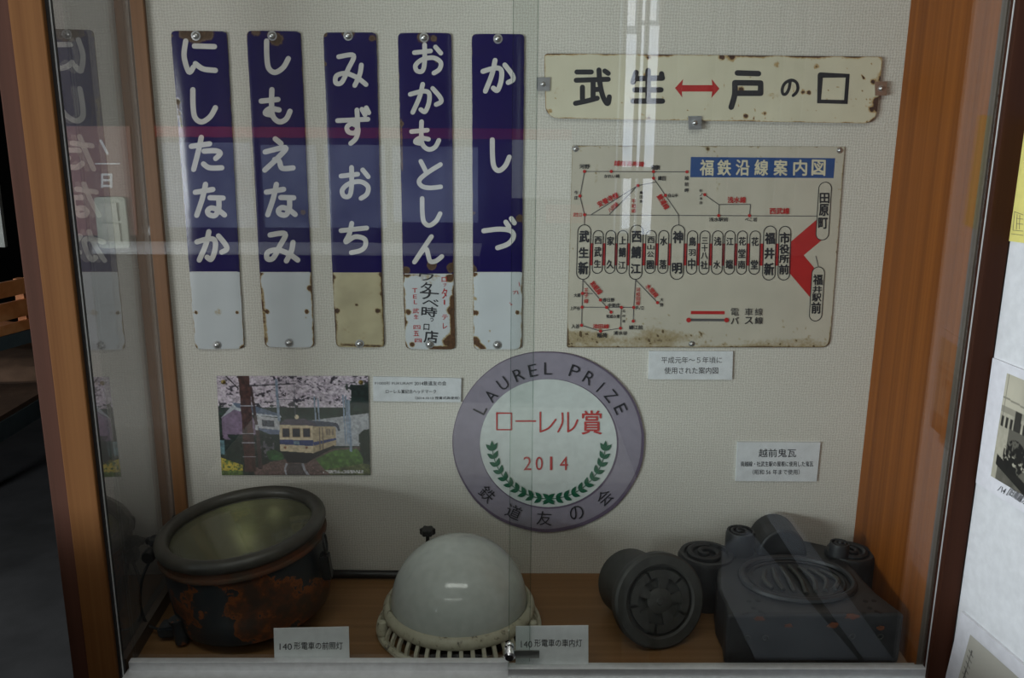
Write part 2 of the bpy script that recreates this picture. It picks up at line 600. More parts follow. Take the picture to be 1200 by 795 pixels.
class Ink:
    """flat print laid on a plane: strokes, fills and text, given in photo pixels"""
    def __init__(self, Y, plane=P, lift=-1):
        self.Y, self.plane, self.lift, self.n = Y, plane, lift, 0
        self.v, self.f = [], []

    def _add(self, pts, faces, rise=0.0):
        pts = np.asarray(pts, float)
        q = self.plane(pts[:, 0], pts[:, 1], self.Y + self.lift * (0.00001 * (self.n % 40) + np.zeros(len(pts)) + rise))
        k = len(self.v)
        self.v += q.tolist()
        self.f += [tuple(i + k for i in g) for g in faces]
        self.n += 1

    def stroke(self, pts, w, smooth=True, caps=True, closed=False):
        p = catmull(pts) if smooth else [np.array(q, float) for q in pts]
        q = [p[0]]
        for a in p[1:]:
            if np.linalg.norm(a - q[-1]) > 1e-3: q.append(a)
        p = np.array(q)
        if closed: p = np.vstack([p, p[:1]]) if np.linalg.norm(p[0] - p[-1]) > 1e-3 else p
        n = len(p)
        d = np.gradient(p, axis=0)
        if closed:
            d[0] = d[-1] = p[1] - p[-2]
        if not smooth and not closed and n > 2:
            for i in range(1, n - 1):
                a = (p[i] - p[i - 1]) / np.linalg.norm(p[i] - p[i - 1])
                b = (p[i + 1] - p[i]) / np.linalg.norm(p[i + 1] - p[i])
                d[i] = a + b
        d /= np.maximum(np.linalg.norm(d, axis=1, keepdims=True), 1e-6)
        nrm = np.stack([-d[:, 1], d[:, 0]], 1) * w / 2
        L, R = p + nrm, p - nrm
        V = np.concatenate([L, R])
        Fc = [(i, n + i, n + i + 1, i + 1) for i in range(n - 1)]
        up = np.linspace(0, 0.00012 if smooth and n > 8 else 0.0, n)
        self._add(V, Fc, np.concatenate([up, up]))
        if caps and not closed:
            for c in (p[0], p[-1]):
                self.disc(c, w / 2, 10)

    def disc(self, c, r, seg=16, ry=None):
        ry = ry or r
        V = [(c[0] + r * math.cos(2 * math.pi * i / seg), c[1] + ry * math.sin(2 * math.pi * i / seg)) for i in range(seg)]
        self._add(V, [tuple(reversed(range(seg)))])

    def poly(self, pts):
        self._add(pts, [tuple(reversed(range(len(pts))))])

    def pill(self, x0, x1, y0, y1, w, lean=0.0):
        r = (x1 - x0) / 2
        cx = (x0 + x1) / 2
        pts = [(cx - r * math.cos(math.pi * i / 10), y0 + r - r * math.sin(math.pi * i / 10)) for i in range(11)]
        pts += [(cx + r * math.cos(math.pi * i / 10), y1 - r + r * math.sin(math.pi * i / 10)) for i in range(11)]
        pts = [(x + lean * (y - y0), y) for x, y in pts]
        self.stroke(pts, w, smooth=False, closed=True)

    def text(self, s, x0, y0, x1, y1, bold=0.0, rot=0.0, fit=True):
        """string fitted to the pixel box, turned by rot degrees about its centre"""
        V, Fc = glyphs(s, min(bold, 0.0))
        if not len(V): return
        mn, mx = V.min(0), V.max(0)
        u = (V[:, 0] - mn[0]) / max(mx[0] - mn[0], 1e-6)
        v = (V[:, 1] - mn[1]) / max(mx[1] - mn[1], 1e-6)
        X = x0 + u * (x1 - x0)
        Yp = y1 - v * (y1 - y0)
        if rot:
            cx, cy = (x0 + x1) / 2, (y0 + y1) / 2
            a = math.radians(rot)
            X, Yp = cx + (X - cx) * math.cos(a) - (Yp - cy) * math.sin(a), cy + (X - cx) * math.sin(a) + (Yp - cy) * math.cos(a)
        b = max(bold, 0) * 1.15 * (y1 - y0)
        for ex, ey in ([(0, 0)] if bold <= 0.004 else [(-b, 0), (b, 0), (0, -b), (0, b)]):
            self._add(np.stack([X + ex, Yp + ey], 1), [tuple(reversed(f)) for f in Fc])

    def cut(self):
        """what follows is a new character"""
        self.cuts = getattr(self, 'cuts', [])
        self.cuts.append((len(self.v), len(self.f)))

    def build(self, name, mat, parent, label=None):
        cuts = getattr(self, 'cuts', None)
        if cuts:
            cuts = [c for c in cuts] + [(len(self.v), len(self.f))]
            for (v0, f0), (v1, f1) in zip(cuts[:-1], cuts[1:]):
                if v1 > v0:
                    o = obj(name, self.v[v0:v1], [tuple(i - v0 for i in f) for f in self.f[f0:f1]], mat, parent)
            return o
        o = obj(name, self.v, self.f, mat, parent)
        if label: o['label'] = label
        o['kind'] = 'stuff'
        return o


_gc = {}


def glyphs(s, bold):
    key = (s, round(bold, 4))
    if key in _gc: return _gc[key]
    cu = bpy.data.curves.new('text', 'FONT')
    cu.body = s
    cu.size = 1.0
    cu.offset = bold
    cu.resolution_u = 3
    o = bpy.data.objects.new('text', cu)
    COL.objects.link(o)
    dg = bpy.context.evaluated_depsgraph_get()
    me = o.evaluated_get(dg).to_mesh()
    V = np.array([v.co[:2] for v in me.vertices]).reshape(-1, 2)
    Fc = [tuple(p.vertices) for p in me.polygons]
    o.evaluated_get(dg).to_mesh_clear()
    bpy.data.objects.remove(o)
    bpy.data.curves.remove(cu)
    _gc[key] = (V, Fc)
    return _gc[key]


def bolt(parent, px, py, Y, name='bolt', r=0.0062, mat=None):
    """domed round-head screw with a cross slot, sticking out towards the glass"""
    c = P(px, py, Y)
    m = MB()
    m.lathe([(r * 1.45, 0), (r * 1.45, 0.0008), (r * 1.02, 0.0009), (r, 0.0016), (r * .85, 0.0034), (r * .5, 0.0046), (r * .18, 0.005), (0.0001, 0.0042)], 20, c, (0, -1, 0))
    return m.build(name, mat or M['steel'], parent, smooth=True)


# ================================================================== THE SETTING
YW = 1.80        # papered back panel of the case
ZF = 0.503       # floor board of the case
YG0, YG1 = 1.405, 1.425   # the two glass planes (front pane, rear pane)
XLB = float(P(153, 10, YW)[0] + P(206, 585, YW)[0]) / 2        # the sides of the old case spread a little to the back
XL = float(P(66, 80, 1.44)[0] + P(117, 550, 1.44)[0]) / 2
XR = float(P(1155, 139, 1.44)[0] + P(1095, 570, 1.44)[0]) / 2
XRB = float(P(1047, 200, YW)[0] + P(1003, 600, YW)[0]) / 2

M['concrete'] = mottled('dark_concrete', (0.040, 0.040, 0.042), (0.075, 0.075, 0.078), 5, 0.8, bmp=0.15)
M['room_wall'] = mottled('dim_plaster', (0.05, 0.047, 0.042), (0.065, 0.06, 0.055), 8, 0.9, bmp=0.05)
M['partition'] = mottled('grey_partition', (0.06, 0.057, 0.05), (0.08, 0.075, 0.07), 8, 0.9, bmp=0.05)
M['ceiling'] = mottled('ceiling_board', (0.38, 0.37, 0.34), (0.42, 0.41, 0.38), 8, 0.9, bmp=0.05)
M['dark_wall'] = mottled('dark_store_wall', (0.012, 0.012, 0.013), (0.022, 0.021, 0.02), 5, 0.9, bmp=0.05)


def struct(name, mb, mat):
    o = mb.build(name, mat)
    o['kind'] = 'structure'
    return o


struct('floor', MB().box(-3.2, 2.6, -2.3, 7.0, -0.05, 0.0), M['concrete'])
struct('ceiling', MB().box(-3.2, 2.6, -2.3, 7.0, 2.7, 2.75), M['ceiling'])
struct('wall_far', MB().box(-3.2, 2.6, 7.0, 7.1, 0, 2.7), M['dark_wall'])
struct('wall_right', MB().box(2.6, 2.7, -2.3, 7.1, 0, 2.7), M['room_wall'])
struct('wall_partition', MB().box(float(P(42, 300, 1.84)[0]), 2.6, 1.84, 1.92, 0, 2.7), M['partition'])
wl = MB()
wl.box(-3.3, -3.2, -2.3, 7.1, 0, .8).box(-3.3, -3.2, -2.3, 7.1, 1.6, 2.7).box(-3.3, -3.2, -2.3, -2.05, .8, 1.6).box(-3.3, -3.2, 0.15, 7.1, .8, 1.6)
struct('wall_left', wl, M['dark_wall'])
wf = MB()
for y in (-2.05, -1.0, 0.09):
    wf.box(-3.24, -3.18, y, y + 0.06, 0.8, 1.6)
wf.box(-3.24, -3.18, -2.05, 0.15, .8, .84).box(-3.24, -3.18, -2.05, 0.15, 1.56, 1.6)
struct('window_1', wf, M['aluminium'])

# ================================================================== THE DISPLAY CASE
case = empty('display_case', (0, 1.6, 0), 'wide wooden display case with two sliding glass panes and a papered back', 'display case')
MB().box(XLB, XRB + 0.07, YW, YW + 0.03, 0.35, 2.5).build('back_panel', M['wallpaper'], case)['label'] = 'beige woven wallpaper panel'
MB().box(XLB, XRB + 0.03, 1.43, YW, ZF - 0.03, ZF).build('floor_board', M['shelf_wood'], case)
MB().box(XL - 0.03, XR + 0.05, 1.43, YW, 1.98, 2.02).build('top_board', M['batten'], case)
MB().prism([(XR, 1.43), (XR + 0.03, 1.43), (XRB + 0.03, YW), (XRB, YW)], ZF, 1.98).build('side_panel', M['orange_wood'], case)['label'] = 'orange wooden side panel'
# left side: a pane with a small batten in the back corner and a skirting strip
MB().prism([(XL - 0.006, 1.43), (XL, 1.43), (XLB, YW), (XLB - 0.006, YW)], ZF, 1.98).build('side_pane', M['side_glass'], case)['label'] = 'clear side pane mirroring the plates'
bevelled(MB().box(XLB + 0.002, XLB + 0.028, YW - 0.012, YW, ZF, 1.98).build('corner_batten', M['batten'], case), 0.0015)
MB().prism([(XL + 0.001, 1.43), (XL + 0.014, 1.43), (XLB + 0.014, YW - 0.012), (XLB + 0.001, YW - 0.012)], ZF, ZF + 0.03).build('pane_channel', M['bronze'], case)
# posts
lp = P(np.array([3.0, 27.0, 66.0]), np.array([139.0] * 3), 1.39)
xa, xb, xc = lp[0][0], lp[1][0], lp[2][0]
bevelled(MB().box(xb, xc, 1.385, 1.408, 0, 2.5).build('front_post', M['post_wood'], case), 0.002)['label'] = 'pale brown cedar front post'
bevelled(MB().box(xa, xb, 1.392, 1.43, 0, 2.5).build('post_cladding', M['post_dark'], case), 0.002)
MB().box(xc, xc + 0.004, 1.394, 1.410, ZF - 0.02, 2.0).build('jamb_gasket', M['gasket'], case)
MB().box(xc + 0.004, xc + 0.0050, 1.398, 1.401, ZF + 0.01, 2.0).build('jamb_trim', M['aluminium'], case)
MB().box(XR - 0.0005, XR + 0.016, 1.412, 1.4295, ZF, 2.0).build('jamb_channel', M['bronze'], case)
MB().box(XR + 0.0004, XR + 0.0012, 1.396, 1.399, ZF + 0.01, 2.0).build('jamb_trim', M['aluminium'], case)
XBD = float(P(1140, 600, 1.385)[0] + P(1184, 283, 1.385)[0]) / 2
bevelled(MB().box(XR + 0.0012, XBD - 0.001, 1.386, 1.412, 0, 2.5).build('front_post', M['brown_post'], case), 0.002)['label'] = 'dark brown front post'
# glass
XA, XB = 0.0525, 0.016
MB().box(xc + 0.012, XA, YG1 - 0.0025, YG1 + 0.0025, ZF + 0.02, 2.0).build('sliding_pane', M['glass'], case)['label'] = 'rear sliding glass pane on the left'
MB().box(XB, XR - 0.001, YG0 - 0.0025, YG0 + 0.0025, ZF + 0.02, 2.0).build('sliding_pane', M['glass'], case)['label'] = 'front sliding glass pane on the right'
MB().box(XA, XA + 0.0012, YG1 - 0.0025, YG1 + 0.0025, ZF + 0.03, 2.0).build('pane_edge', M['glass_edge'], case)
MB().box(XB - 0.0012, XB, YG0 - 0.0025, YG0 + 0.0025, ZF + 0.03, 2.0).build('pane_edge', M['glass_edge'], case)
# bottom rails and track
RT = ZF + 0.034
zr = lambda y: float(P(600, y, 1.405)[2])
bevelled(MB().box(xc + 0.008, XB, YG1 - 0.010, YG1 + 0.004, float(P(600, 790, 1.42)[2]), RT).build('pane_rail', M['aluminium'], case), 0.001)
bevelled(MB().box(XB - 0.002, XR + 0.006, YG0 - 0.008, YG0 + 0.006, zr(791), RT - 0.001).build('pane_rail', M['aluminium'], case), 0.001)
bevelled(MB().box(xc + 0.004, XR + 0.012, 1.392, 1.44, zr(794.5), zr(790.5)).build('track', M['aluminium'], case), 0.0008)
MB().box(xc + 0.006, XR + 0.012, 1.43, 1.44, zr(794.5), ZF).build('track_backing', M['gasket'], case)
bevelled(MB().box(xc, XR + 0.0012, 1.39, 1.429, 0.06, zr(794.5)).build('base_cabinet', M['orange_wood'], case), 0.002)
MB().box(xc, XR + 0.0012, 1.39, 1.80, 2.02, 2.5).build('header_board', M['orange_wood'], case)
# lock
lk = P(597, 766, 1.388)
lock = MB().lathe([(0.0001, 0), (0.0085, 0), (0.0085, 0.006), (0.0065, 0.008), (0.0065, 0.014), (0.010, 0.016), (0.010, 0.026), (0.0075, 0.029), (0.003, 0.0292), (0.0001, 0.0285)], 24, (lk[0], 1.412, lk[2]), (0, -1, -0.25)).build('lock', M['chrome'], case, smooth=True)
MB().box(lk[0] - 0.001, lk[0] + 0.001, 1.3826, 1.3834, lk[2] - 0.012, lk[2] - 0.005).build('keyhole', M['gasket'], lock)
MB().box(lk[0], P(632, 766, 1.416)[0], 1.413, 1.4155, P(0, 771, 1.415)[2], P(0, 762, 1.415)[2]).build('lock_bar', M['steel'], case)

# ================================================================== KANA NAME PLATES
KANA = {
 'に': [[(.08, 0), (.03, .5), (.18, 1), (.32, .84)], [(.35, .16), (.97, .18)], [(.38, .73), (.62, .9), (1, .95)]],
 'し': [[(.05, 0), (.06, .5), (.14, .86), (.42, 1), (.78, .84), (1, .56)]],
 'た': [[(0, .28), (.6, .2)], [(.33, 0), (.24, .4), (.08, 1)], [(.42, .43), (.8, .42), (.95, .5), (.8, .66)], [(.4, .83), (.6, .95), (1, .95)]],
 'な': [[(0, .25), (.6, .16)], [(.35, 0), (.24, .45), (.05, .97)], [(.5, .42), (.95, .43)], [(.8, .43), (.8, .75), (.68, .97), (.48, .95), (.42, .83), (.56, .74), (.8, .82), (1, .96)]],
 'か': [[(0, .36), (.4, .25), (.6, .32), (.6, .65), (.48, .97), (.34, .9)], [(.4, 0), (.3, .45), (.08, 1)], [(.72, .15), (.95, .45), (.99, .62), (.83, .72)]],
 'も': [[(.37, 0), (.36, .42), (.40, .80), (.62, .98), (.86, .9), (1, .66)], [(0, .35), (.58, .3)], [(.62, .62), (.3, .58), (.14, .72), (.40, .78)]],
 'え': [[(.38, 0), (.58, .15)], [(.03, .42), (.74, .28), (.5, .58), (.02, 1)], [(.36, .66), (.52, .72), (.62, .94), (1, .93)]],
 'み': [[(.12, .1), (.6, .06), (.42, .5), (.22, .9), (.03, .92), (.05, .7), (.35, .62), (.72, .76), (1, .97)], [(.85, .36), (.8, .65), (.64, 1)]],
 'ず': [[(0, .36), (.97, .32)], [(.62, .06), (.64, .55), (.54, .7), (.36, .68), (.3, .55), (.44, .45), (.62, .52), (.66, .66), (.58, .87), (.42, 1)], [(.78, .04), (.88, .2)], [(.92, 0), (1, .14)]],
 'お': [[(0, .28), (.6, .22)], [(.38, 0), (.38, .6), (.3, .92), (.1, .92), (.05, .72), (.3, .52), (.7, .46), (.97, .62), (.93, .86), (.72, 1)], [(.78, .08), (.98, .3)]],
 'ち': [[(0, .25), (1, .16)], [(.42, 0), (.33, .35), (.18, .64), (.55, .46), (.92, .54), (.94, .78), (.75, .93), (.4, 1)]],
 'と': [[(.1, 0), (.36, .44)], [(.97, .12), (.36, .45), (.03, .72), (.14, .93), (.5, 1), (.98, .96)]],
 'ん': [[(.62, 0), (.3, .5), (0, 1)], [(.03, .96), (.3, .55), (.44, .5), (.5, .72), (.58, .97), (.78, .96), (1, .78)]],
 'づ': [[(0, .42), (.5, .36), (.88, .42), (.97, .62), (.8, .86), (.45, 1)], [(.72, .12), (.82, .28)], [(.9, 0), (1, .15)]],
}


def kana(ink, ch, x0, y0, x1, y1, w):
    r = w / 2
    for s in KANA[ch]:
        ink.stroke([(x0 + r + u * (x1 - x0 - w), y0 + r + v * (y1 - y0 - w)) for u, v in s], w)


def plate_wear(spots, edge=0.55, ew=1.6, base=0.0, seed=0, streaks=()):
    def fn(px, py, U, V, w, h):
        du = np.minimum(U, 1 - U) * w
        dv = np.minimum(V, 1 - V) * h
        e = np.exp(-du / ew) * (0.35 + 0.9 * vnoise(px * 0.08, py * 0.11, seed))
        a = base + edge * e
        for (x, y, r, k) in spots:
            a = np.maximum(a, k * np.exp(-(((px - x) ** 2 + (py - y) ** 2) / (r * r)) ** 1.2))
        for (x0, y0, x1, y1, r, k) in streaks:
            t = np.clip(((px - x0) * (x1 - x0) + (py - y0) * (y1 - y0)) / ((x1 - x0) ** 2 + (y1 - y0) ** 2 + 1e-6), 0, 1)
            d = np.hypot(px - x0 - t * (x1 - x0), py - y0 - t * (y1 - y0))
            a = np.maximum(a, k * np.exp(-(d / r) ** 2))
        return a
    return fn


def mixq(q, t):
    TL, TR, BR, BL = [np.array(p, float) for p in q]
    return TL + (BL - TL) * t, TR + (BR - TR) * t


plates = [
 # corners TL TR BR BL, split y (left,right), kana, bolts, label
 dict(q=[(199.5, 36), (265.5, 36.5), (286, 409), (228.4, 409.5)], s=(319, 319), L=(221.5, 280.5),
      k=[('に', 211.5, 45, 255.5, 87.5), ('し', 221.5, 102, 255.5, 146), ('た', 221, 158, 263, 201.7), ('な', 225.7, 213, 266.3, 256.7), ('か', 227.6, 268.6, 269, 308)],
      b=[(229.5, 42), (254.5, 404.5)], w=6.2, lab='blue enamel sign plate reading にしたなか with two rust dots below', lower='white_enamel',
      up=plate_wear([(230, 39, 13, .95), (243, 40, 9, .8), (217, 39, 9, .75), (224, 45, 5, .7), (200, 42, 3, .7), (208, 119, 4, .75)], .35, 1.5, 0, 1, [(208, 120, 213, 150, 2.5, .5)]),
      lo=plate_wear([(229.6, 366.5, 2.4, .95), (277.5, 366.5, 2.2, .95), (256, 366, 7, .42), (229, 407, 3, .8), (284, 408, 4, .8)], .5, 1.2, 0, 2)),
 dict(q=[(288.5, 36), (352, 36.5), (368, 407.5), (310, 407)], s=(319.5, 319.5), L=(303.7, 364.5),
      k=[('し', 308, 45, 341, 88), ('も', 303, 102, 343, 146.6), ('え', 306.6, 159.7, 346.6, 202.5), ('な', 309, 213, 349, 256), ('み', 309, 269, 352, 309)],
      b=[(319, 42), (339, 402)], w=6.2, lab='blue enamel sign plate reading しもえなみ with a rusty left edge', lower='white_enamel',
      up=plate_wear([(324, 46, 9, .80), (318, 41, 6, .8), (300, 37, 8, .55), (355, 249, 3.5, .8), (288, 38, 3, .8)], .35, 1.5, 0, 3),
      lo=plate_wear([(313, 365.5, 3, .95), (359.5, 365.5, 3, .95), (363, 338, 4, .9), (304, 320, 5, .9), (358, 372, 3, .4)], .75, 2.4, 0, 4, [(307, 340, 312, 400, 3.2, .55)])),
 dict(q=[(378.5, 38), (441, 38), (450.5, 407.5), (393.5, 407)], s=(319.5, 319.5), L=(389, 447.5),
      k=[('み', 389.7, 60, 431.7, 103), ('ず', 392.7, 123.6, 435, 171), ('お', 396.8, 193.5, 435, 235.4), ('ち', 396.8, 259, 432.5, 299)],
      b=[(408, 42), (421.5, 403)], w=5.6, lab='blue enamel sign plate reading みずおち with a tan stained lower end', lower='tan_enamel',
      up=plate_wear([(408, 37, 9, .8), (436, 45, 5, .65), (380, 40, 4, .8), (381, 75, 3, .7)], .35, 1.6, 0, 5),
      lo=plate_wear([(395, 364.5, 3.6, .95), (442.5, 364.5, 3.4, .95), (418, 357.5, 2.2, .9), (391, 325, 3, .8), (446, 322, 3, .8), (447, 345, 3.5, .7), (405, 385, 16, .30), (432, 345, 14, .28), (425, 392, 12, .3)], .7, 2.2, .13, 6, [(400, 404, 445, 406, 2.5, .6)])),
 dict(q=[(466, 38.5), (529, 38.5), (533.5, 410), (474.8, 409)], s=(321.5, 321.5), L=(472, 531.5),
      k=[('お', 482.8, 49.7, 520, 88.4), ('か', 478, 96, 520, 134.5), ('も', 479.5, 140, 517, 178.5), ('と', 487.8, 186.5, 519.7, 223), ('し', 490.9, 230, 518.5, 267), ('ん', 483, 274.7, 520.5, 310)],
      b=[(497, 44), (503.5, 403.5)], w=5.4, lab='blue enamel sign plate reading おかもとしん, badly rusted low down with brush writing', lower='white_enamel',
      up=plate_wear([(496, 44, 8, .75), (508, 45, 6, .55), (506, 311, 6, .95), (529, 314, 6, .95), (476, 317, 5, .9), (470, 145, 4, .7), (511, 72, 2, .8)], .4, 1.8, 0, 7, [(470, 140, 471, 200, 2.2, .5)]),
      lo=plate_wear([(477, 321, 5, 1), (485, 320, 3.5, .8), (527, 326, 5.5, 1), (478.5, 366, 3.6, 1), (476, 378, 2.6, .8), (529, 364, 6, 1), (483, 404, 3.4, .95), (530, 400, 10, 1), (524, 401, 7, .8), (503, 323, 20, .36)], .85, 2.6, 0, 8, [(531, 350, 532, 408, 4.5, 1), (515, 324, 475, 322, 2.5, .42), (505, 408, 533, 408, 3, .8)])),
 dict(q=[(552.7, 39.6), (614.6, 40), (611.2, 409.5), (554.6, 409.5)], s=(319.5, 319.5), L=(554, 612),
      k=[('か', 563, 67.8, 604.5, 109.8), ('し', 573, 161, 599.7, 203), ('づ', 564, 253.4, 605.7, 293.5)],
      b=[(583.5, 45.5), (583, 404.5)], w=5.8, lab='blue enamel sign plate reading かしづ, fewest letters of the row', lower='white_enamel',
      up=plate_wear([(609, 256, 5, .8), (555, 250, 3, .6), (554, 316, 5, .95), (614, 80, 2, .6)], .35, 1.3, 0, 9),
      lo=plate_wear([(556, 321, 4, .9), (558, 367, 3.4, .95), (606.5, 366.5, 3, .9), (557, 350, 3.5, .55), (557, 400, 6, .95), (574, 388, 2, .6), (573, 400, 2.6, .5), (580, 366, 1.6, .45), (590, 367, 1.6, .4)], .7, 2.0, 0, 10, [(556, 400, 566, 408, 4, .8)])),
]
YP = YW - 0.006
for d in plates:
    c = P(*d['q'][3], YP)
    t = empty('name_plate', (P(np.mean([p[0] for p in d['q']]), d['q'][3][1], YW)), d['lab'], 'sign', 'blue enamel name plates on the back panel')
    q = d['q']
    sl, sr = d['s']
    upq = [q[0], q[1], (d['L'][1], sr), (d['L'][0], sl)]
    loq = [(d['L'][0], sl), (d['L'][1], sr), q[2], q[3]]
    sheet('blue_field', upq, YP, YW, M['blue_enamel'], t, radii=(5, 5, 0, 0), bulge=0.0018, wear=d['up'], jag=0.4)
    sheet('blank_field', loq, YP, YW, M[d['lower']], t, radii=(0, 0, 5, 5), bulge=0.0018, wear=d['lo'], jag=0.5)
    ink = Ink(YP - 0.0002)
    for kk in d['k']:
        ink.cut()
        kana(ink, *kk, d['w'])
    ink.build('character', M['kana'], t)
    for b_ in d['b']:
        bolt(t, b_[0], b_[1], YP)
# pale hairline where blue meets white, on the two cleanest plates
    if d['lower'] == 'white_enamel':
        li = Ink(YP - 0.00015)
        li.stroke([(d['L'][0] + 2, sl - 0.2), (d['L'][1] - 2, sr - 0.2)], 0.8, smooth=False, caps=False)
        li.build('border_line', M['kana'], t)
    if 'おかもと' in d['lab']:
        bk = Ink(YP - 0.0003)
        for ch, x0, y0, x1, y1 in [('ワ', 491, 321, 508, 329), ('タ', 493, 331, 506, 343), ('ナ', 492, 340, 514, 351), ('ベ', 495, 351, 514, 359), ('時', 494, 360, 512, 371.5), ('っ', 504, 373, 508, 377), ('口', 496.5, 380, 503, 387), ('店', 497, 388, 513, 402)]:
            bk.text(ch, x0, y0, x1, y1, 0.022, rot=4)
        bk.build('brush_lettering', M['ink'], t)
        rd = Ink(YP - 0.0003)
        for ch, x0, y0, x1, y1 in [('T', 483, 338, 489, 343), ('E', 484, 345.5, 488.5, 350), ('L', 485, 352, 489, 356.5), ('武', 483.5, 361.5, 491, 367.5), ('生', 485, 369, 490.5, 374), ('四', 484.5, 381.5, 492.5, 386), ('五', 484.5, 388, 491, 394), ('四', 486, 397, 494, 401.5),
                                   ('ロ', 517.5, 325, 523.5, 330.5), ('ッ', 519.5, 332, 523, 336), ('タ', 517.5, 338, 524, 350), ('ー', 520, 351.5, 521.5, 357.5), ('テ', 518, 369, 524.5, 375), ('レ', 519, 379, 524, 385.5)]:
            rd.text(ch, x0, y0, x1, y1, 0.012)
        rd.build('red_lettering', M['red_ink'], t)
    if 'かしづ' in d['lab']:
        rd = Ink(YP - 0.0003)
        for a, b2 in [((608, 331), (609, 336)), ((601, 342), (605, 341)), ((602, 345), (604, 342)), ((606, 341), (607, 345)), ((597, 355), (600, 357)), ((598, 357.5), (600, 357.5))]:
            rd.stroke([a, b2], 0.7, smooth=False)
        rd.build('faded_red_marks', M['red_ink'], t)

# ================================================================== ROUTE SIGN
YR = YW - 0.009
rs = empty('route_sign', P(835, 143, YW), 'long rusty cream enamel sign reading 武生 and 戸の口 with a red double arrow', 'sign')
rq = [(638, 62.7), (1034.4, 66.6), (1026.5, 144.8), (639.5, 138.5)]


def route_wear(px, py, U, V, w, h):
    dv = np.minimum(V, 1 - V) * h
    du = np.minimum(U, 1 - U) * w
    d = np.minimum(du, dv)
    top = np.exp(-V * h / 3.2) * np.clip(vnoise(px * .045, py * 0, 3) * 1.5 - .25 + (px > 830) * .25, 0, 1.2)
    rgt = np.exp(-(1 - U) * w / 9) * np.clip(vnoise(px * .05, py * .12, 5) * 1.7 - .35, 0, 1.2)
    bot = np.exp(-(1 - V) * h / 2.6) * (0.25 + .7 * vnoise(px * .07, py * .1, 8))
    e = 0.5 * np.exp(-d / 1.6)
    a = np.maximum.reduce([top * .95, rgt * .95, bot * .8, e])
    sp = np.clip((fbm(px * .22, py * .22, 21, 3) - .66) * 3.2, 0, 1) * (0.5 + 0.7 * vnoise(px * .02, py * .03, 4))
    a = np.maximum(a, sp)
    for (x, y, r, k) in [(868.5, 105, 4.5, .8), (756, 88, 4, .6), (941, 108, 4, .7), (948, 108.5, 3, .95), (874, 136, 4, .75), (846, 67, 5, .8), (857, 66, 8, .7), (1022, 128, 5, .8), (1023, 96, 4, .8), (910, 76, 6, .5), (896, 133, 3.5, .6), (760, 67, 4, .7), (652, 107, 8, .36), (930, 104, 14, .34), (905, 112, 16, .33), (957, 78, 4, .6), (645, 130, 4, .55)]:
        a = np.maximum(a, k * np.exp(-(((px - x) ** 2 + (py - y) ** 2) / r / r)))
    return a


sheet('enamel_plate', rq, YR, YW - 0.003, M['cream_enamel'], rs, radii=(4, 4, 15, 15), step=2.0, wear=route_wear)
ink = Ink(YR - 0.0003)
S = {
 '武': [[(.06, .06), (.48, .06)], [(.04, .3), (.97, .27)], [(.22, .5), (.22, .84)], [(.53, .33), (.53, .80)], [(.53, .57), (.76, .56)], [(.02, .97), (.35, .9), (.65, .82)], [(.70, 0), (.73, .4), (.82, .78), (.95, .98), (1, .78)], [(.87, .03), (.97, .10)]],
 '生': [[(.12, .06), (.02, .36)], [(.1, .25), (1, .23)], [(.08, .6), (.95, .6)], [(.02, .95), (1, .95)], [(.52, 0), (.52, .9)], [(.97, .1), (.97, .24)]],
 '戸': [[(.22, .02), (.9, .04)], [(.14, .30), (.97, .31)], [(.97, .31), (.97, .60)], [(.2, .60), (.97, .60)], [(.14, .30), (.13, .65), (.02, 1)]],
}
for ch, x0, y0, x1, y1, w in [('武', 670.6, 79, 717, 125.4, 6.0), ('生', 738, 79.6, 779.5, 123.6, 6.4), ('戸', 852.8, 81.4, 895.8, 129, 6.6)]:
    r = w / 2
    ink.cut()
    for s in S[ch]:
        ink.stroke([(x0 + r + u * (x1 - x0 - w), y0 + r + v * (y1 - y0 - w)) for u, v in s], w, smooth=len(s) > 2)
ink.cut()
ink.stroke([(926, 95.5), (924.5, 104), (921, 110), (917.5, 110), (916.8, 104), (920, 97.5), (927, 94), (933, 96.5), (935, 102.5), (933.5, 108), (929.5, 112)], 3.6)
ink.cut()
ink.stroke([(961.5, 88.0), (993.4, 88.8), (991.2, 119.6), (959.8, 118.9), (961.4, 88.0)], 6.4, smooth=False)
ink.build('character', M['ink'], rs)
ar = Ink(YR - 0.0003)
ar.poly([(799, 99.8), (835, 99.8), (835, 107.4), (799, 107.4)])
ar.poly([(791, 103.2), (800.5, 92.8), (798.8, 103.5), (799.5, 114.2)])
ar.poly([(843, 104), (834, 92.8), (835.2, 103.5), (833.5, 115)])
ar.build('red_arrow', M['red_ink'], rs)
M['clip_rust'] = plain('rust_stained_steel', (0.30, 0.20, 0.15), 0.45, 0.4)
for (cx, cy, hw, hh, mt) in [(636.6, 98.6, 8, 8, 'steel'), (814.5, 144, 8, 8, 'steel'), (1032.5, 103.8, 7, 8.3, 'clip_rust')]:
    cl = sheet('mounting_clip', [(cx - hw, cy - hh), (cx + hw, cy - hh), (cx + hw * .95, cy + hh), (cx - hw * .95, cy + hh)], YR - 0.003, YR - 0.001, M[mt], rs, step=6)
    bolt(cl, cx, cy, YR - 0.003, 'screw', 0.0045)

# ================================================================== ROUTE MAP
YM = YW - 0.004
mp_ = empty('route_map', P(820, 406, YW), 'yellowed railway route map sheet with red lines and blue title bar', 'map')


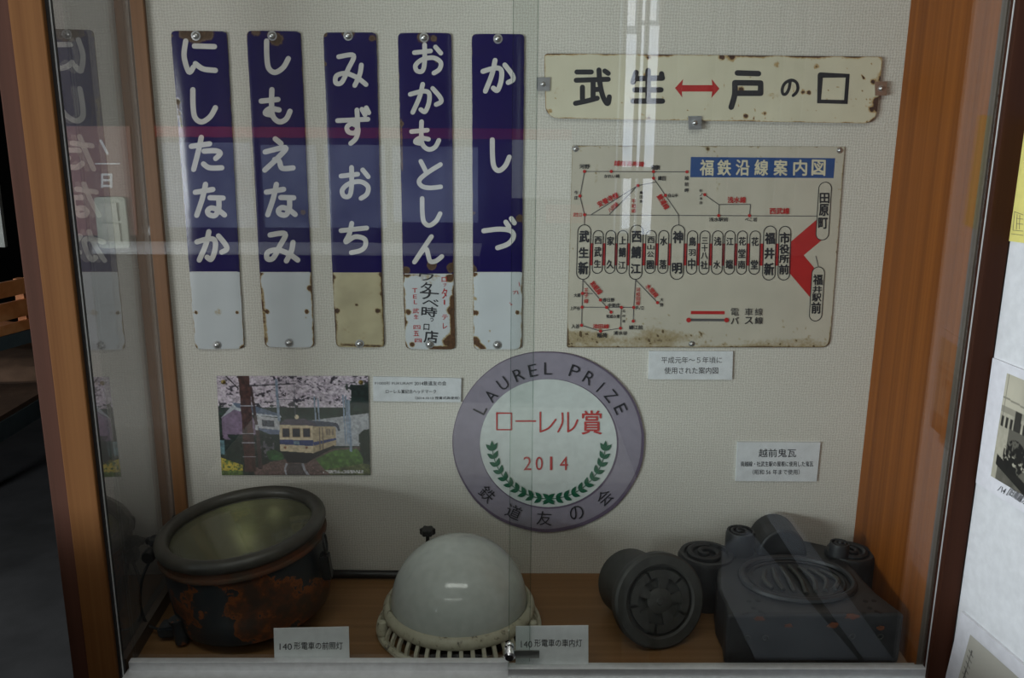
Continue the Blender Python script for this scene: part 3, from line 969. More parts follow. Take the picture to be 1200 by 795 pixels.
def map_wear(px, py, U, V, w, h):
    a = 0.30 * np.clip((fbm(px * .012, py * .05, 31, 3) - .45) * 3, 0, 1) * (V > .8) + np.clip((V - .86) * 2.2, 0, .34) * (0.6 + .6 * fbm(px * .02, py * .03, 2))
    a = a + 0.32 * np.clip((fbm(px * .07, py * .012, 33, 3) - .56) * 4, 0, 1) * (V < .25)
    a = a + 0.40 * np.clip((fbm(px * .3, py * .3, 35, 2) - .74) * 6, 0, 1)
    a += 0.42 * np.exp(-np.minimum(np.minimum(U, 1 - U) * w, np.minimum(V, 1 - V) * h) / 1.0)
    for (x, y, r, k) in [(829.5, 174.5, 3.5, .75), (671, 292, 1.5, .8), (668, 403, 5, .5), (966, 402, 5, .4), (925, 380, 25, .30), (983, 222, 2, .5)]:
        a = np.maximum(a, k * np.exp(-((px - x) ** 2 + (py - y) ** 2) / r / r))
    return a


sheet('map_sheet', [(670.8, 170.8), (990, 172), (972, 407.5), (664.3, 407.5)], YM, YW - 0.0005, M['map_sheet'], mp_, radii=(1, 1, 9, 2), step=2.0, wear=map_wear)
for b_ in [(674.5, 174.5), (984, 176.2), (810.5, 403)]:
    bolt(mp_, *b_, YM, 'screw', 0.0042)
Y0 = YM - 0.0002
bl = Ink(Y0)
bl.poly([(809.6, 184), (978.8, 185.5), (976.8, 208.8), (808.8, 207.8)])
bl.build('title_bar', M['blue_ink'], mp_)
ti = Ink(Y0 - 0.0005)
xs = [820.5, 841, 862.5, 884.5, 907, 930, 951.5]
for ch, x in zip('福鉄沿線案内図', xs):
    ti.cut()
    ti.text(ch, x, 187.6, x + 15.5, 205.6, 0.022, rot=2)
ti.build('title_character', M['gold_ink'], mp_)
# red track bands and fan
band = Ink(Y0)
band.poly([(684, 285.2), (920, 285.6), (916, 311.6), (682, 311.2)])
band.poly([(926.3, 283.7), (958.6, 256.2), (963.4, 281.3), (941.9, 299.3), (925, 300)])
band.poly([(925, 299.8), (941.9, 299.3), (953.8, 313.6), (949, 348.3), (921.5, 316)])
band.poly([(809.6, 364.6), (849.3, 364.8), (849.2, 368.6), (809.5, 368.4)])
band.build('red_track', M['red_ink'], mp_)
# station pills: sheet-coloured fills so that the band shows between them, then outlines and names
st = [  # x0 x1 y0 y1, list of (char, y0, y1)
 (677.3, 692.6, 263.6, 327.6, [('武', 270.5, 284), ('生', 290.3, 302), ('新', 307.2, 321.5)], 1),
 (695.2, 707.2, 270.3, 320.6, [('西', 277.5, 286), ('武', 289.7, 301), ('生', 304.8, 313.6)], 0),
 (710, 721.8, 270.3, 320.6, [('家', 277.5, 287.5), ('久', 304.8, 314.8)], 0),
 (723.8, 736, 270.3, 320.6, [('上', 277.5, 286.3), ('鯖', 290.3, 301.3), ('江', 306.6, 315)], 0),
 (738.8, 754, 264, 327.6, [('西', 271.2, 284), ('鯖', 289, 302.6), ('江', 309.5, 320.6)], 1),
 (757, 769.2, 270.3, 320.6, [('西', 277.5, 285), ('山', 287, 292.6), ('公', 295, 301.4), ('園', 305.5, 315.4)], 0),
 (772, 784, 270.3, 320.6, [('水', 277.5, 287.5), ('落', 304.8, 315.2)], 0),
 (787, 802.6, 263.8, 327.6, [('神', 271, 285), ('明', 308.5, 320.6)], 1),
 (805.5, 817.8, 270.6, 321.6, [('鳥', 278, 288.2), ('羽', 292.5, 299.8), ('中', 303.2, 315.4)], 0),
 (820.4, 832.2, 270.6, 321.6, [('三', 278.6, 285.6), ('十', 287.2, 294.8), ('八', 296, 303.6), ('社', 306, 315.4)], 0),
 (835, 847.6, 270.6, 321.6, [('浅', 278, 288), ('水', 305.6, 314.8)], 0),
 (849.6, 861.8, 270.6, 321.6, [('江', 278.6, 287.6), ('端', 304.6, 315.2)], 0),
 (864.3, 876, 270.8, 321.6, [('花', 278, 287.6), ('堂', 292, 302.2), ('南', 305.6, 315)], 0),
 (879, 891.3, 270.8, 321.6, [('花', 278.4, 288.2), ('堂', 305, 315.4)], 0),
 (895.2, 910, 265, 328.4, [('福', 273, 286), ('井', 291, 303.4), ('新', 308.4, 322.4)], 1),
 (913.2, 927, 265.4, 328.4, [('市', 272.6, 285.4), ('役', 286.6, 297.4), ('所', 298.6, 308.4), ('前', 310.4, 321.4)], 1),
]
fill = Ink(Y0 - 0.0005)
out = Ink(Y0 - 0.0009)
nm = Ink(Y0 - 0.0014)
for x0, x1, y0, y1, chs, big in st:
    ln = -0.030
    r = (x1 - x0) / 2
    fill.poly([(x0 + .9 + ln * (yy - y0) if k == 0 else x1 - .9 + ln * (yy - y0), yy) for k, yy in [(0, y0 + r), (1, y0 + r), (1, y1 - r), (0, y1 - r)]])
    out.pill(x0, x1, y0, y1, 0.9, ln)
    for ch, a, b in chs:
        m = (a + b) / 2
        cx = (x0 + x1) / 2 + ln * (m - y0)
        hw = 5.6 if big else 4.1
        if ch == '十' or ch == '三': hw *= .85
        nm.text(ch, cx - hw, a, cx + hw, b, 0.034 if big else 0.024)
for (x0, x1, y0, y1, chs) in [(960, 974.8, 213.6, 281.4, [('田', 226.5, 238), ('原', 239.5, 253), ('町', 255.5, 268)]), (952, 966.6, 313, 376.4, [('福', 322, 334), ('井', 335.4, 343.4), ('駅', 344.4, 353.4), ('前', 354.4, 367.4)])]:
    ln = -0.062
    r = (x1 - x0) / 2
    fill.poly([(x0 + ln * r, y0 + r), (x1 + ln * r, y0 + r), (x1 + ln * (y1 - y0 - r), y1 - r), (x0 + ln * (y1 - y0 - r), y1 - r)])
    fill.disc(((x0 + x1) / 2 + ln * r, y0 + r), r)
    fill.disc(((x0 + x1) / 2 + ln * (y1 - y0 - r), y1 - r), r)
    out.pill(x0, x1, y0, y1, 0.9, ln)
    for ch, a, b in chs:
        cx = (x0 + x1) / 2 + ln * ((a + b) / 2 - y0)
        nm.text(ch, cx - 5.4, a, cx + 5.4, b, 0.028)
M['map_plain'] = plain('map_paper_ground', (0.50, 0.465, 0.385), 0.4)
fill.build('station_ground', M['map_plain'], mp_)
out.build('station_outline', M['ink'], mp_)
for (a, b, c, d, s) in [(679, 192.6, 691, 197.8, '河野'), (708, 204.4, 726, 208.8, 'かれい崎'), (763, 193.5, 773.5, 199.2, '糠'), (771, 206.4, 780, 211.6, '織田'), (783, 227, 794, 231.4, '白山中'),
                        (741.8, 249.5, 742, 250, ''), (831, 255, 853, 259.6, '浅水駅前'), (873, 255, 887, 259.6, 'べこ岩'), (672.5, 344, 680, 348.4, '大屋'), (668, 359.4, 679.6, 363.6, '上戸谷'), (669.5, 380, 679, 385, '入谷'), (699.6, 390.4, 711.4, 396, '稲荷'),
                        (719, 388.2, 735, 392.8, '清水谷'), (706.4, 349.4, 720, 354, '春日野'), (712.6, 355.6, 726.6, 360, '中新庄'), (710.4, 369, 726, 373.2, '和紙の里'), (745, 359, 754, 363.4, '戸ノ口'), (737, 381.4, 753, 386.4, '鯖江前')]:
    if s: nm.text(s, a, b, c, d, 0.022)
for s, x, y, sz, dy in [('今庄', 675, 223.5, 4.4, 6.2), ('越前岬', 804.6, 206.5, 4.6, 7.2), ('杉ノ木台', 821.4, 221.6, 3.6, 4.7), ('北中前', 731, 363, 3.2, 6), ('大野', 775.4, 349.4, 4.0, 6.2), ('織田南', 751.5, 224, 3.6, 5.2)]:
    for i, ch in enumerate(s):
        nm.text(ch, x - sz / 2, y + i * dy, x + sz / 2, y + i * dy + sz, 0.02)
for i, (ch, c2) in enumerate(zip('電車線', 'バス線')):
    x = (708, 765, 825)[i] if False else (856.5, 872.8, 884.6)[i]
    nm.text(ch, x, 361.4, x + 9.4, 370.2, 0.004)
    nm.text(c2, x, 371.8, x + 9.4, 380, 0.012)
nm.build('station_lettering', M['ink'], mp_)
ln_ = Ink(Y0 - 0.0009)
for a, b in [((685, 201), (805, 201.5)), ((685, 201), (679.5, 230)), ((679.5, 230), (685, 252)), ((685, 252), (957, 253.4)), ((685, 252), (684.9, 263.4)), ((765.7, 201), (765.8, 209)), ((765.8, 209), (769, 213.4)), ((747.4, 217.6), (769, 213.4)),
             ((769, 213.4), (795, 251.5)), ((795, 251.5), (795.4, 263.4)), ((693, 251.5), (747.4, 217.6)), ((714, 251.5), (747.4, 217.6)), ((825.8, 228.3), (842.8, 240.2)), ((842.8, 240.2), (842.2, 252.7)), ((842.8, 239.8), (879.6, 239.6)), ((879.6, 239.6), (878.2, 252.7)),
             ((683, 328), (682, 360)), ((682, 360), (681.4, 381.4)), ((682.5, 344), (694.5, 344.3)), ((683, 328), (716, 366)), ((682, 360.2), (742.6, 360.4)), ((728.2, 360.4), (727, 384.9)), ((681.4, 381.4), (703.7, 388.3)), ((703.7, 388.3), (727, 384.9)), ((744.8, 328), (742.6, 360.4)), ((742.6, 360.4), (742, 376.6)), ((744.8, 328), (770.5, 354.9)), ((956, 300), (959, 313))]:
    ln_.stroke([a, b], 0.85, smooth=False, caps=False)
ln_.poly([(808, 373.6), (851, 373.8), (851, 376.8), (808, 376.6)])
ln_.build('bus_line', M['grey_ink'], mp_)
rd = Ink(Y0 - 0.0018)
for c in [(684.8, 201), (716.3, 201), (765.7, 201.2), (805, 201.5), (765.7, 209), (679.5, 229.8), (685, 251.8), (747.4, 217.6), (779.8, 229), (825.8, 228.3), (842.2, 252.8), (878.2, 252.8), (682.5, 344), (682, 360.2), (681.4, 381.4), (703.7, 388.3), (727, 384.9), (728.2, 360.4), (710.9, 360.4), (716, 366), (703.5, 351.7), (742.6, 360.4), (742, 376.6), (770.5, 354.9)]:
    rd.disc(c, 1.9, 12)
for c in [(807, 375.3), (851.4, 375.3)]:
    rd.disc(c, 2.8, 14)
for (s, x0, y0, x1, y1, ro) in [('越前海岸線', 719.7, 188.8, 755, 195, 2), ('安養寺線', 699, 230.6, 725.5, 237.6, -28), ('八田線', 711.5, 240.4, 725, 245.4, -42), ('鯖浦線', 767.5, 233.2, 786.5, 240.2, 58), ('浅水線', 852.7, 230.8, 874, 238, 0), ('西武線', 902, 243.8, 925, 251, 0), ('池田線', 694.7, 380, 713.6, 385.2, 1), ('和紙線', 690, 334, 707, 341, 50), ('水間線', 755, 338, 773, 344, 48)]:
    rd.text(s, x0, y0, x1, y1, 0.026, rot=ro)
for s, x, y, sz, dy in [('平和線', 742.4, 233.6, 4.8, 5.6), ('王子線', 686.8, 338, 5.0, 6.3), ('河和田線', 747.6, 337.4, 4.8, 5.2), ('武生口', 673.5, 249.6, 0.01, 0)]:
    for i, ch in enumerate(s):
        if sz > 1: rd.text(ch, x - sz / 2, y + i * dy, x + sz / 2, y + i * dy + sz, 0.016)
rd.text('武生口', 671.6, 249.4, 681.6, 254, 0.012)
rd.build('bus_lettering', M['red_ink'], mp_, 'red dots and line names')

# ================================================================== ROUND HEADMARK
hm = empty('round_headmark', P(643, 624, YW), 'round mauve and white train headmark reading LAUREL PRIZE 2014', 'sign')
YH = YW - 0.005


def ring_pts(cx, cy, rx, ry, n=96, wob=0.0):
    return [(cx + rx * math.cos(2 * math.pi * i / n) * (1 + wob * (float(vnoise(i * .25, 1.0, 3)) - .5)), cy + ry * math.sin(2 * math.pi * i / n) * (1 + wob * (float(vnoise(i * .25, 1.0, 3)) - .5))) for i in range(n)]


def disc_plate(name, pts, Yf, Yb, mat, parent, crease=0.0):
    c = np.mean(np.array(pts), 0)
    n = len(pts)
    rings = [0.25, 0.5, 0.75, 0.9, 1.0]
    pp = [c] + [c + (np.array(p) - c) * k for k in rings for p in pts]
    pp = np.array(pp)
    V = P(pp[:, 0], pp[:, 1], Yf)
    if crease:
        V[:, 1] += crease * (np.array([fbm(a * .02, b * .02, 40, 3) for a, b in pp]) - .5)
    f = [(0, 1 + (i + 1) % n, 1 + i) for i in range(n)]
    for k in range(len(rings) - 1):
        a, b = 1 + k * n, 1 + (k + 1) * n
        f += [(a + i, a + (i + 1) % n, b + (i + 1) % n, b + i) for i in range(n)]
    last = V[1 + (len(rings) - 1) * n:].copy()
    last[:, 1] = Yb
    a, b = 1 + (len(rings) - 1) * n, len(V)
    V = np.concatenate([V, last])
    f += [(a + i, a + (i + 1) % n, b + (i + 1) % n, b + i) for i in range(n)]
    f = [tuple(reversed(q)) if False else q for q in f]
    return obj(name, V, f, mat, parent)


disc_plate('outer_ring', ring_pts(642.6, 518, 112.3, 106, wob=0.018), YH, YW, M['disc_dark'], hm)['label'] = 'dark mauve rim of the disc'
# two-tone ring: lighter mauve slightly up and to the left, as printed
disc_plate('mauve_ring', ring_pts(641.6, 516.6, 110.2, 103.6, wob=0.018), YH - 0.0006, YH, M['ring_mauve'], hm)
disc_plate('inner_rim', ring_pts(643.4, 520.4, 81.4, 76.2), YH - 0.0011, YH - 0.0007, M['disc_dark'], hm)
disc_plate('white_centre', ring_pts(642.6, 519.6, 80.2, 75.0), YH - 0.0016, YH - 0.0012, M['disc_white'], hm)
k1, ox, oy = 1 / 3.456, 520, 400
ink = Ink(YH - 0.0024)
ccx, ccy = 642.6, 518
for ch, cx, cy in [('L', 147, 276), ('A', 191, 221), ('U', 240, 172), ('R', 303, 137), ('E', 361, 119), ('L', 422, 111), ('P', 530, 123), ('R', 588, 150), ('I', 634, 187), ('Z', 677, 222), ('E', 716, 275)]:
    X, Yy = ox + cx * k1, oy + cy * k1
    ang = math.degrees(math.atan2(X - ccx, (ccy - Yy) * 1.06))
    w = {'I': 1.6, 'L': 9.0, 'E': 9.6}.get(ch, 11.0)
    ink.cut()
    ink.text(ch, X - w / 2, Yy - 7.2, X + w / 2, Yy + 7.2, -0.006, rot=ang)
for ch, cx, cy in [('鉄', 176, 620), ('道', 284, 692), ('友', 407, 718), ('の', 538, 696), ('会', 652, 634)]:
    X, Yy = ox + cx * k1, oy + cy * k1
    ang = -math.degrees(math.atan2(X - ccx, (Yy - ccy) * 1.0)) * 0.92
    w = 9.0 if ch != 'の' else 8.2
    ink.cut()
    ink.text(ch, X - w, Yy - 8.2, X + w, Yy + 8.2, 0.0, rot=ang)
ink.build('ring_character', M['ink'], hm)
ink = Ink(YH - 0.0028)
w = 2.0
ink.cut()
ink.stroke([(ox + 215 * k1, oy + 292 * k1), (ox + 274 * k1, oy + 292 * k1), (ox + 274 * k1, oy + 359 * k1), (ox + 215 * k1, oy + 359 * k1), (ox + 215 * k1, oy + 291 * k1)], w, smooth=False)
ink.cut()
ink.stroke([(ox + 293 * k1, oy + 324 * k1), (ox + 371 * k1, oy + 324 * k1)], w)
ink.cut()
ink.stroke([(ox + 391 * k1, oy + 289 * k1), (ox + 391 * k1, oy + 367 * k1)], w)
ink.stroke([(ox + 391 * k1, oy + 367 * k1), (ox + 425 * k1, oy + 352 * k1), (ox + 453 * k1, oy + 318 * k1)], w)
ink.cut()
ink.stroke([(ox + 480 * k1, oy + 292 * k1), (ox + 480 * k1, oy + 330 * k1), (ox + 463 * k1, oy + 367 * k1)], w)
ink.stroke([(ox + 503 * k1, oy + 290 * k1), (ox + 503 * k1, oy + 367 * k1)], w)
ink.stroke([(ox + 503 * k1, oy + 367 * k1), (ox + 527 * k1, oy + 350 * k1), (ox + 541 * k1, oy + 320 * k1)], w)
ink.cut()
ink.text('賞', ox + 558 * k1, oy + 282 * k1, ox + 640 * k1, oy + 378 * k1, 0.010)
for ch, a, b in [('2', 323, 355), ('0', 372, 401), ('1', 430, 440), ('4', 470, 503)]:
    ink.cut()
    ink.text(ch, ox + a * k1, oy + 468 * k1, ox + b * k1, oy + 523 * k1, 0.002)
ink.build('red_character', M['red_ink'], hm)
lv = Ink(YH - 0.0032)


def leaf(cx, cy, ang, L, W):
    pts = []
    for i in range(9):
        t = i / 8
        pts.append((t * L, W / 2 * math.sin(math.pi * t ** 0.8)))
    pts += [(t * L, -W / 2 * math.sin(math.pi * t ** 0.8)) for t in [j / 8 for j in range(7, 0, -1)]]
    a = math.radians(ang)
    lv.poly([(cx + x * math.cos(a) - y * math.sin(a), cy + x * math.sin(a) + y * math.cos(a)) for x, y in pts][::-1])


for side in (-1, 1):
    c0 = (643, 519.5)
    R = 66.5
    prev = []
    for i in range(11):
        th = math.radians(82 - i * 8.3)          # angle from straight down, growing to the side
        x = c0[0] + side * R * math.sin(th)
        y = c0[1] + R * math.cos(th) * 0.985
        prev.append((x, y))
        tang = math.degrees(math.atan2(-math.sin(th), side * math.cos(th)))
        L = 10.4 if i else 11
        if i == 0:
            leaf(x, y, -90 + side * 4, 12, 5)
        leaf(x, y, tang - 38, L, 5.0)
        leaf(x, y, tang + 38, L, 5.0)
    th = math.radians(-6)
    prev.append((c0[0] + side * R * math.sin(th), c0[1] + R * math.cos(th) + 3))
    lv.stroke(prev, 0.9, smooth=True)
lv.build('laurel_branches', M['laurel'], hm)

# ================================================================== TRAIN PHOTOGRAPH
def pip(X, Y, poly):
    ins = np.zeros(X.shape, bool)
    n = len(poly)
    j = n - 1
    for i in range(n):
        xi, yi = poly[i]; xj, yj = poly[j]
        c = ((yi > Y) != (yj > Y)) & (X < (xj - xi) * (Y - yi) / (yj - yi + 1e-9) + xi)
        ins ^= c
        j = i
    return ins


def paint_train(U, V):
    X, Y = 1050 * U, 682 * V
    im = np.zeros(U.shape + (3,))

    def put(mask, c, n=0.0, s=.05, seed=0):
        c = np.array(c, float)
        k = (1 + n * (fbm(X * s, Y * s, seed, 3) - .5) * 2)[..., None]
        im[mask] = np.clip(c * k, 0, 255)[mask]
    A = np.ones_like(X, bool)
    put(A, (40, 58, 50), .5, .05, 1)
    bl_ = fbm(X * .014, Y * .028, 50, 5)
    fine = fbm(X * .06, Y * .09, 52, 3)
    m = (Y < 215) & (bl_ * .6 + fine * .4 > .36 + np.clip((Y - 150) / 600, 0, 1) + ((X > 880) & (Y > 40)) * .14)
    put(m, (196, 180, 196), .4, .08, 4)
    put(m & (fine > .56), (222, 208, 220), .1, .1, 5)
    put((Y < 250) & (bl_ * .5 + fine * .5 < .40), (66, 58, 72), .3, .1, 6)
    put((X > 930) & (Y > 60) & (Y < 220), (26, 44, 42), .5, .04, 9)
    put((Y > 215) & (Y < 275) & (X > 420), (30, 50, 40), .5, .05, 8)
    # concrete wall at the right
    put(pip(X, Y, [(640, 305), (1050, 255), (1050, 480), (800, 480), (640, 400)]), (176, 178, 184), .08, .02)
    put(pip(X, Y, [(975, 400), (1010, 370), (1050, 365), (1050, 470), (975, 460)]), (24, 40, 28), .4, .1)
    # house
    put(pip(X, Y, [(20, 285), (110, 200), (215, 205), (250, 320), (260, 420), (20, 440)]), (136, 112, 142), .08, .02)
    put(pip(X, Y, [(15, 290), (110, 188), (240, 205), (430, 265), (440, 285), (250, 270), (110, 230)]), (190, 196, 205), .05, .02)
    put(pip(X, Y, [(95, 180), (240, 200), (430, 262), (432, 275), (250, 255), (130, 215)]), (96, 112, 138), .1, .05)
    put(pip(X, Y, [(245, 270), (425, 290), (425, 375), (250, 365)]), (190, 190, 196), .05)
    put(pip(X, Y, [(300, 300), (385, 307), (385, 352), (300, 345)]), (80, 84, 96), .3, .1)
    put(pip(X, Y, [(245, 355), (430, 372), (430, 400), (350, 400)]), (108, 120, 150), .1)
    put(pip(X, Y, [(260, 410), (380, 415), (380, 560), (260, 560)]), (104, 98, 112), .3, .05)
    # shrubs
    m = (Y > 400) & (X < 450) & (fbm(X * .03, Y * .04, 60, 4) > .42)
    put(m, (28, 44, 38), .5, .08, 11)
    put(pip(X, Y, [(320, 520), (380, 505), (440, 540), (440, 580), (340, 580)]), (50, 98, 48), .4, .06)
    # ballast
    put(pip(X, Y, [(230, 640), (350, 590), (460, 570), (640, 560), (720, 600), (760, 682), (230, 682)]), (116, 88, 84), .45, .13, 14)
    put(pip(X, Y, [(640, 560), (760, 505), (1000, 480), (1000, 500), (700, 600)]), (104, 84, 80), .4, .13, 15)
    # grass bank
    put(pip(X, Y, [(665, 570), (800, 510), (960, 500), (1000, 560), (1000, 640), (740, 660)]), (82, 120, 52), .4, .05, 17)
    put(pip(X, Y, [(740, 640), (900, 620), (1000, 600), (1050, 610), (1050, 682), (760, 682)]), (96, 104, 62), .5, .05, 18)
    put(pip(X, Y, [(975, 470), (1050, 430), (1050, 600), (1000, 570)]), (30, 44, 34), .5, .06, 19)
    # rails
    for p in ([(455, 600), (440, 640), (450, 682), (462, 682), (453, 640), (470, 600)], [(565, 600), (570, 640), (600, 682), (622, 682), (592, 640), (582, 600)]):
        put(pip(X, Y, p), (170, 172, 184), .05)
    put(pip(X, Y, [(470, 600), (565, 600), (575, 640), (598, 682), (466, 682), (456, 640)]), (84, 72, 74), .4, .12)
    # train: side then front
    put(pip(X, Y, [(640, 330), (815, 350), (815, 475), (650, 530)]), (190, 168, 132), .08, .03)
    put(pip(X, Y, [(600, 300), (800, 318), (840, 345), (650, 345)]), (76, 82, 100), .1)
    put(pip(X, Y, [(800, 320), (830, 325), (848, 375), (835, 380), (815, 345)]), (60, 66, 84), .1)
    put(pip(X, Y, [(655, 455), (815, 425), (815, 440), (655, 480)]), (52, 66, 128), .05)
    for x in (745, 765, 785):
        put(pip(X, Y, [(x, 365), (x + 14, 366), (x + 14, 405), (x, 408)]), (142, 124, 104))
    for x in (700, 722):
        put((np.abs(X - x) < 3) & (Y > 355) & (Y < 520 - (x - 650) * .2), (122, 104, 88))
    put(pip(X, Y, [(422, 330), (470, 295), (600, 293), (665, 325), (680, 345), (425, 345)]), (90, 80, 96), .1)
    put(pip(X, Y, [(422, 335), (655, 342), (652, 530), (420, 515)]), (224, 202, 164), .05, .02)
    put(pip(X, Y, [(420, 437), (655, 442), (654, 482), (420, 470)]), (44, 62, 128), .06)
    put(pip(X, Y, [(515, 448), (558, 450), (558, 472), (515, 470)]), (110, 140, 160), .2, .1)
    for a, b in ((442, 490), (512, 562), (585, 634)):
        put((X > a - 4) & (X < b + 4) & (Y > 356) & (Y < 424), (186, 150, 110))
        put((X > a) & (X < b) & (Y > 360) & (Y < 420), (40, 40, 56), .4, .05)
    for x in (456, 606):
        put(np.hypot(X - x, Y - 492) < 9, (150, 90, 60))
    put(pip(X, Y, [(425, 520), (655, 530), (800, 475), (800, 495), (660, 565), (600, 600), (470, 595)]), (22, 20, 28), .2)
    put(np.hypot(X - 545, Y - 282) < 15, (246, 228, 190))
    # poles
    put(pip(X, Y, [(150, 0), (228, 0), (232, 200), (245, 660), (165, 660), (158, 200)]), (78, 46, 42), .5, .05, 22)
    put(pip(X, Y, [(226, 60), (242, 60), (280, 400), (290, 640), (262, 640), (255, 400)]), (72, 52, 52), .2)
    for yy in (205, 395, 460, 555):
        put((np.abs(Y - yy) < 3) & (X > 155) & (X < 245), (180, 178, 190))
    put(pip(X, Y, [(252, 335), (272, 335), (272, 372), (252, 372)]), (200, 200, 208))
    put(pip(X, Y, [(60, 0), (72, 0), (150, 80), (150, 95)]), (66, 56, 62))
    put(pip(X, Y, [(225, 62), (550, 48), (550, 56), (225, 72)]), (70, 66, 76))
    put((np.abs(X - 536) < 2) & (Y > 55) & (Y < 280), (110, 110, 130))
    for a, b, x in ((20, 310, 412), (140, 310, 672), (150, 310, 697), (130, 470, 872), (135, 470, 890), (165, 520, 908)):
        put((np.abs(X - x - (Y - a) * .03) < (9 if x in (412, 908) else 5)) & (Y > a) & (Y < b), (140, 158, 182), .1, .1)
    put((np.abs(Y - 160 - (X - 600) * .01) < 2) & (X > 412) & (X < 600), (84, 84, 100))
    # flowers and caption
    m = (X < 150) & (Y > 560 + X * .35)
    put(m, (96, 124, 50), .5, .1, 25)
    put(m & (Y < 650) & (fbm(X * .08, Y * .08, 70, 2) > .42), (226, 200, 60), .15, .1)
    put((X < 30) & (Y > 440) & (Y < 540), (110, 150, 160), .3, .1)
    cap = (Y > 648) & (Y < 668) & (X > 715) & (X < 1000) & (vnoise(X * .16, Y * .12, 9) > .38)
    put(cap, (214, 212, 214))
    g = im.mean(-1, keepdims=True)
    im = (im * .86 + g * .14) * (0.80 + 0.40 * fbm(X * .07, Y * .09, 90, 3))[..., None] + 3
    return lin(np.clip(im, 0, 255)) * 0.80 + 0.006


tp = empty('train_photograph', P(345, 557, YW), 'colour photograph of a cream and blue train under cherry blossom', 'photograph')
sheet('photo_print', [(253.6, 441), (431.2, 441), (434.2, 557.2), (260, 557.2)], YW - 0.004, YW, M['print'], tp, step=0.62, color=paint_train)
M['brass'] = plain('brass_tack', (0.35, 0.27, 0.10), 0.35, 0.8)
for x, y in ((261.8, 448), (422.8, 448.3)):
    bolt(tp, x, y, YW - 0.004, 'brass_tack', 0.0034, M['brass'])
cp = Ink(YW - 0.0042)
cp.text('140形電車の前照灯', 382, 551, 430, 555, 0.01) if False else None


# ================================================================== PAPER CARDS
def wall_card(name, quad, rows, label, th=0.005, ink_mat='ink'):
    t = empty(name, P(np.mean([q[0] for q in quad]), quad[2][1], YW), label, 'label', 'printed caption cards in the case')
    c = sheet('card', quad, YW - th, YW, M['paper'], t, step=20)
    i = Ink(YW - th - 0.0003)
    for s, x0, y0, x1, y1, b in rows:
        i.text(s, x0, y0, x1, y1, b)
    i.build('lettering', M[ink_mat], t)
    return t


wall_card('caption_card', [(437.2, 441.6), (540.6, 443.6), (540, 471.6), (437.4, 470.4)],
          [('F1000形 FUKURAM', 439.4, 447.4, 483.2, 451.4, .004), ('2014鉄道友の会', 485.6, 447, 523, 452, .012), ('ローレル賞記念ヘッドマーク', 452, 456.8, 511, 461.4, .012), ('（2014.10.13 授賞式典使用）', 486.6, 465, 538.4, 468.4, .012)],
          'white card with three small lines of print beside the train photograph')
wall_card('caption_card', [(761, 411.6), (859, 412), (858, 445.2), (759.8, 444.6)],
          [('平成元年～５年頃に', 775, 418.4, 846, 426, .006), ('使用された案内図', 778.6, 430.6, 841.6, 438.4, .008)],
          'white card with two lines of print just under the route map', ink_mat='grey_ink')
wall_card('caption_card', [(864.4, 518.4), (961.6, 518.8), (957, 564.6), (862, 564)],
          [('越前鬼瓦', 889, 526.4, 933, 536, .008), ('南越線・社武生駅の屋根に使用した鬼瓦', 868, 541, 953, 547, .010), ('（昭和 56 年まで使用）', 882, 550.4, 937, 556.6, .006)],
          'white card with a larger heading, high on the wall above the ogre tile')


def standing_card(name, quad, Y, rows, label):
    q = [np.array(p, float) for p in quad]
    base = P((q[2][0] + q[3][0]) / 2, q[2][1], Y)
    base[2] = ZF
    t = empty(name, base, label, 'label', 'printed caption cards in the case')
    TL, TR, BR, BL = [P(p[0], p[1], Y) for p in q]
    BR = BR.copy(); BL = BL.copy(); BR[2] = BL[2] = ZF
    d = np.array([0, 0.0012, 0])
    # folded card: face and a short leg behind it
    V = [TL, TR, BR, BL, TL + d, TR + d, BR + d, BL + d]
    f = [(0, 3, 2, 1), (4, 5, 6, 7), (0, 1, 5, 4), (1, 2, 6, 5), (2, 3, 7, 6), (3, 0, 4, 7)]
    obj('card', V, f, M['lit_paper'], t)
    i = Ink(Y - 0.0003)
    for s, x0, y0, x1, y1, b in rows:
        i.text(s, x0, y0, x1, y1, b)
    i.build('lettering', M['ink'], t)
    return t


standing_card('caption_card', [(320.6, 736.8), (408.6, 735), (409.2, 772), (321, 772)], 1.432, [('140', 327.6, 754.6, 342, 762, .004), ('形電車の前照灯', 344.6, 752.8, 401.6, 761.6, .006)], 'white card propped on the case floor before the rusty headlamp')
standing_card('caption_card', [(604.4, 734.4), (689.4, 733.4), (690, 772), (604.4, 772)], 1.432, [('140', 610.4, 751.6, 623.6, 759.4, .004), ('形電車の車内灯', 626.4, 749.6, 682, 758.4, .006)], 'white card propped beside the milk-glass globe lamp')

# ================================================================== HEADLAMP
def lamp_paint():
    m, nt, b = new_mat('rusted_navy_paint')
    n = noise_tex(nt, 9, 5, 0.6)
    n2 = noise_tex(nt, 60, 4, 0.6)
    mx = N(nt, 'ShaderNodeMath', operation='MULTIPLY_ADD')
    nt.links.new(n2, mx.inputs[0]); mx.inputs[1].default_value = 0.25
    nt.links.new(n, mx.inputs[2])
    c = ramp(nt, mx.outputs[0], [(0.50, (0.022, 0.028, 0.034)), (0.635, (0.028, 0.030, 0.032)), (0.65, (0.24, 0.070, 0.018)), (0.685, (0.11, 0.040, 0.018)), (0.75, (0.06, 0.033, 0.022)), (0.88, (0.04, 0.03, 0.025))])
    nt.links.new(c, b.inputs['Base Color'])
    b.inputs['Roughness'].default_value = 0.42
    bump(nt, b, mx.outputs[0], 0.5, 0.002)
    return m


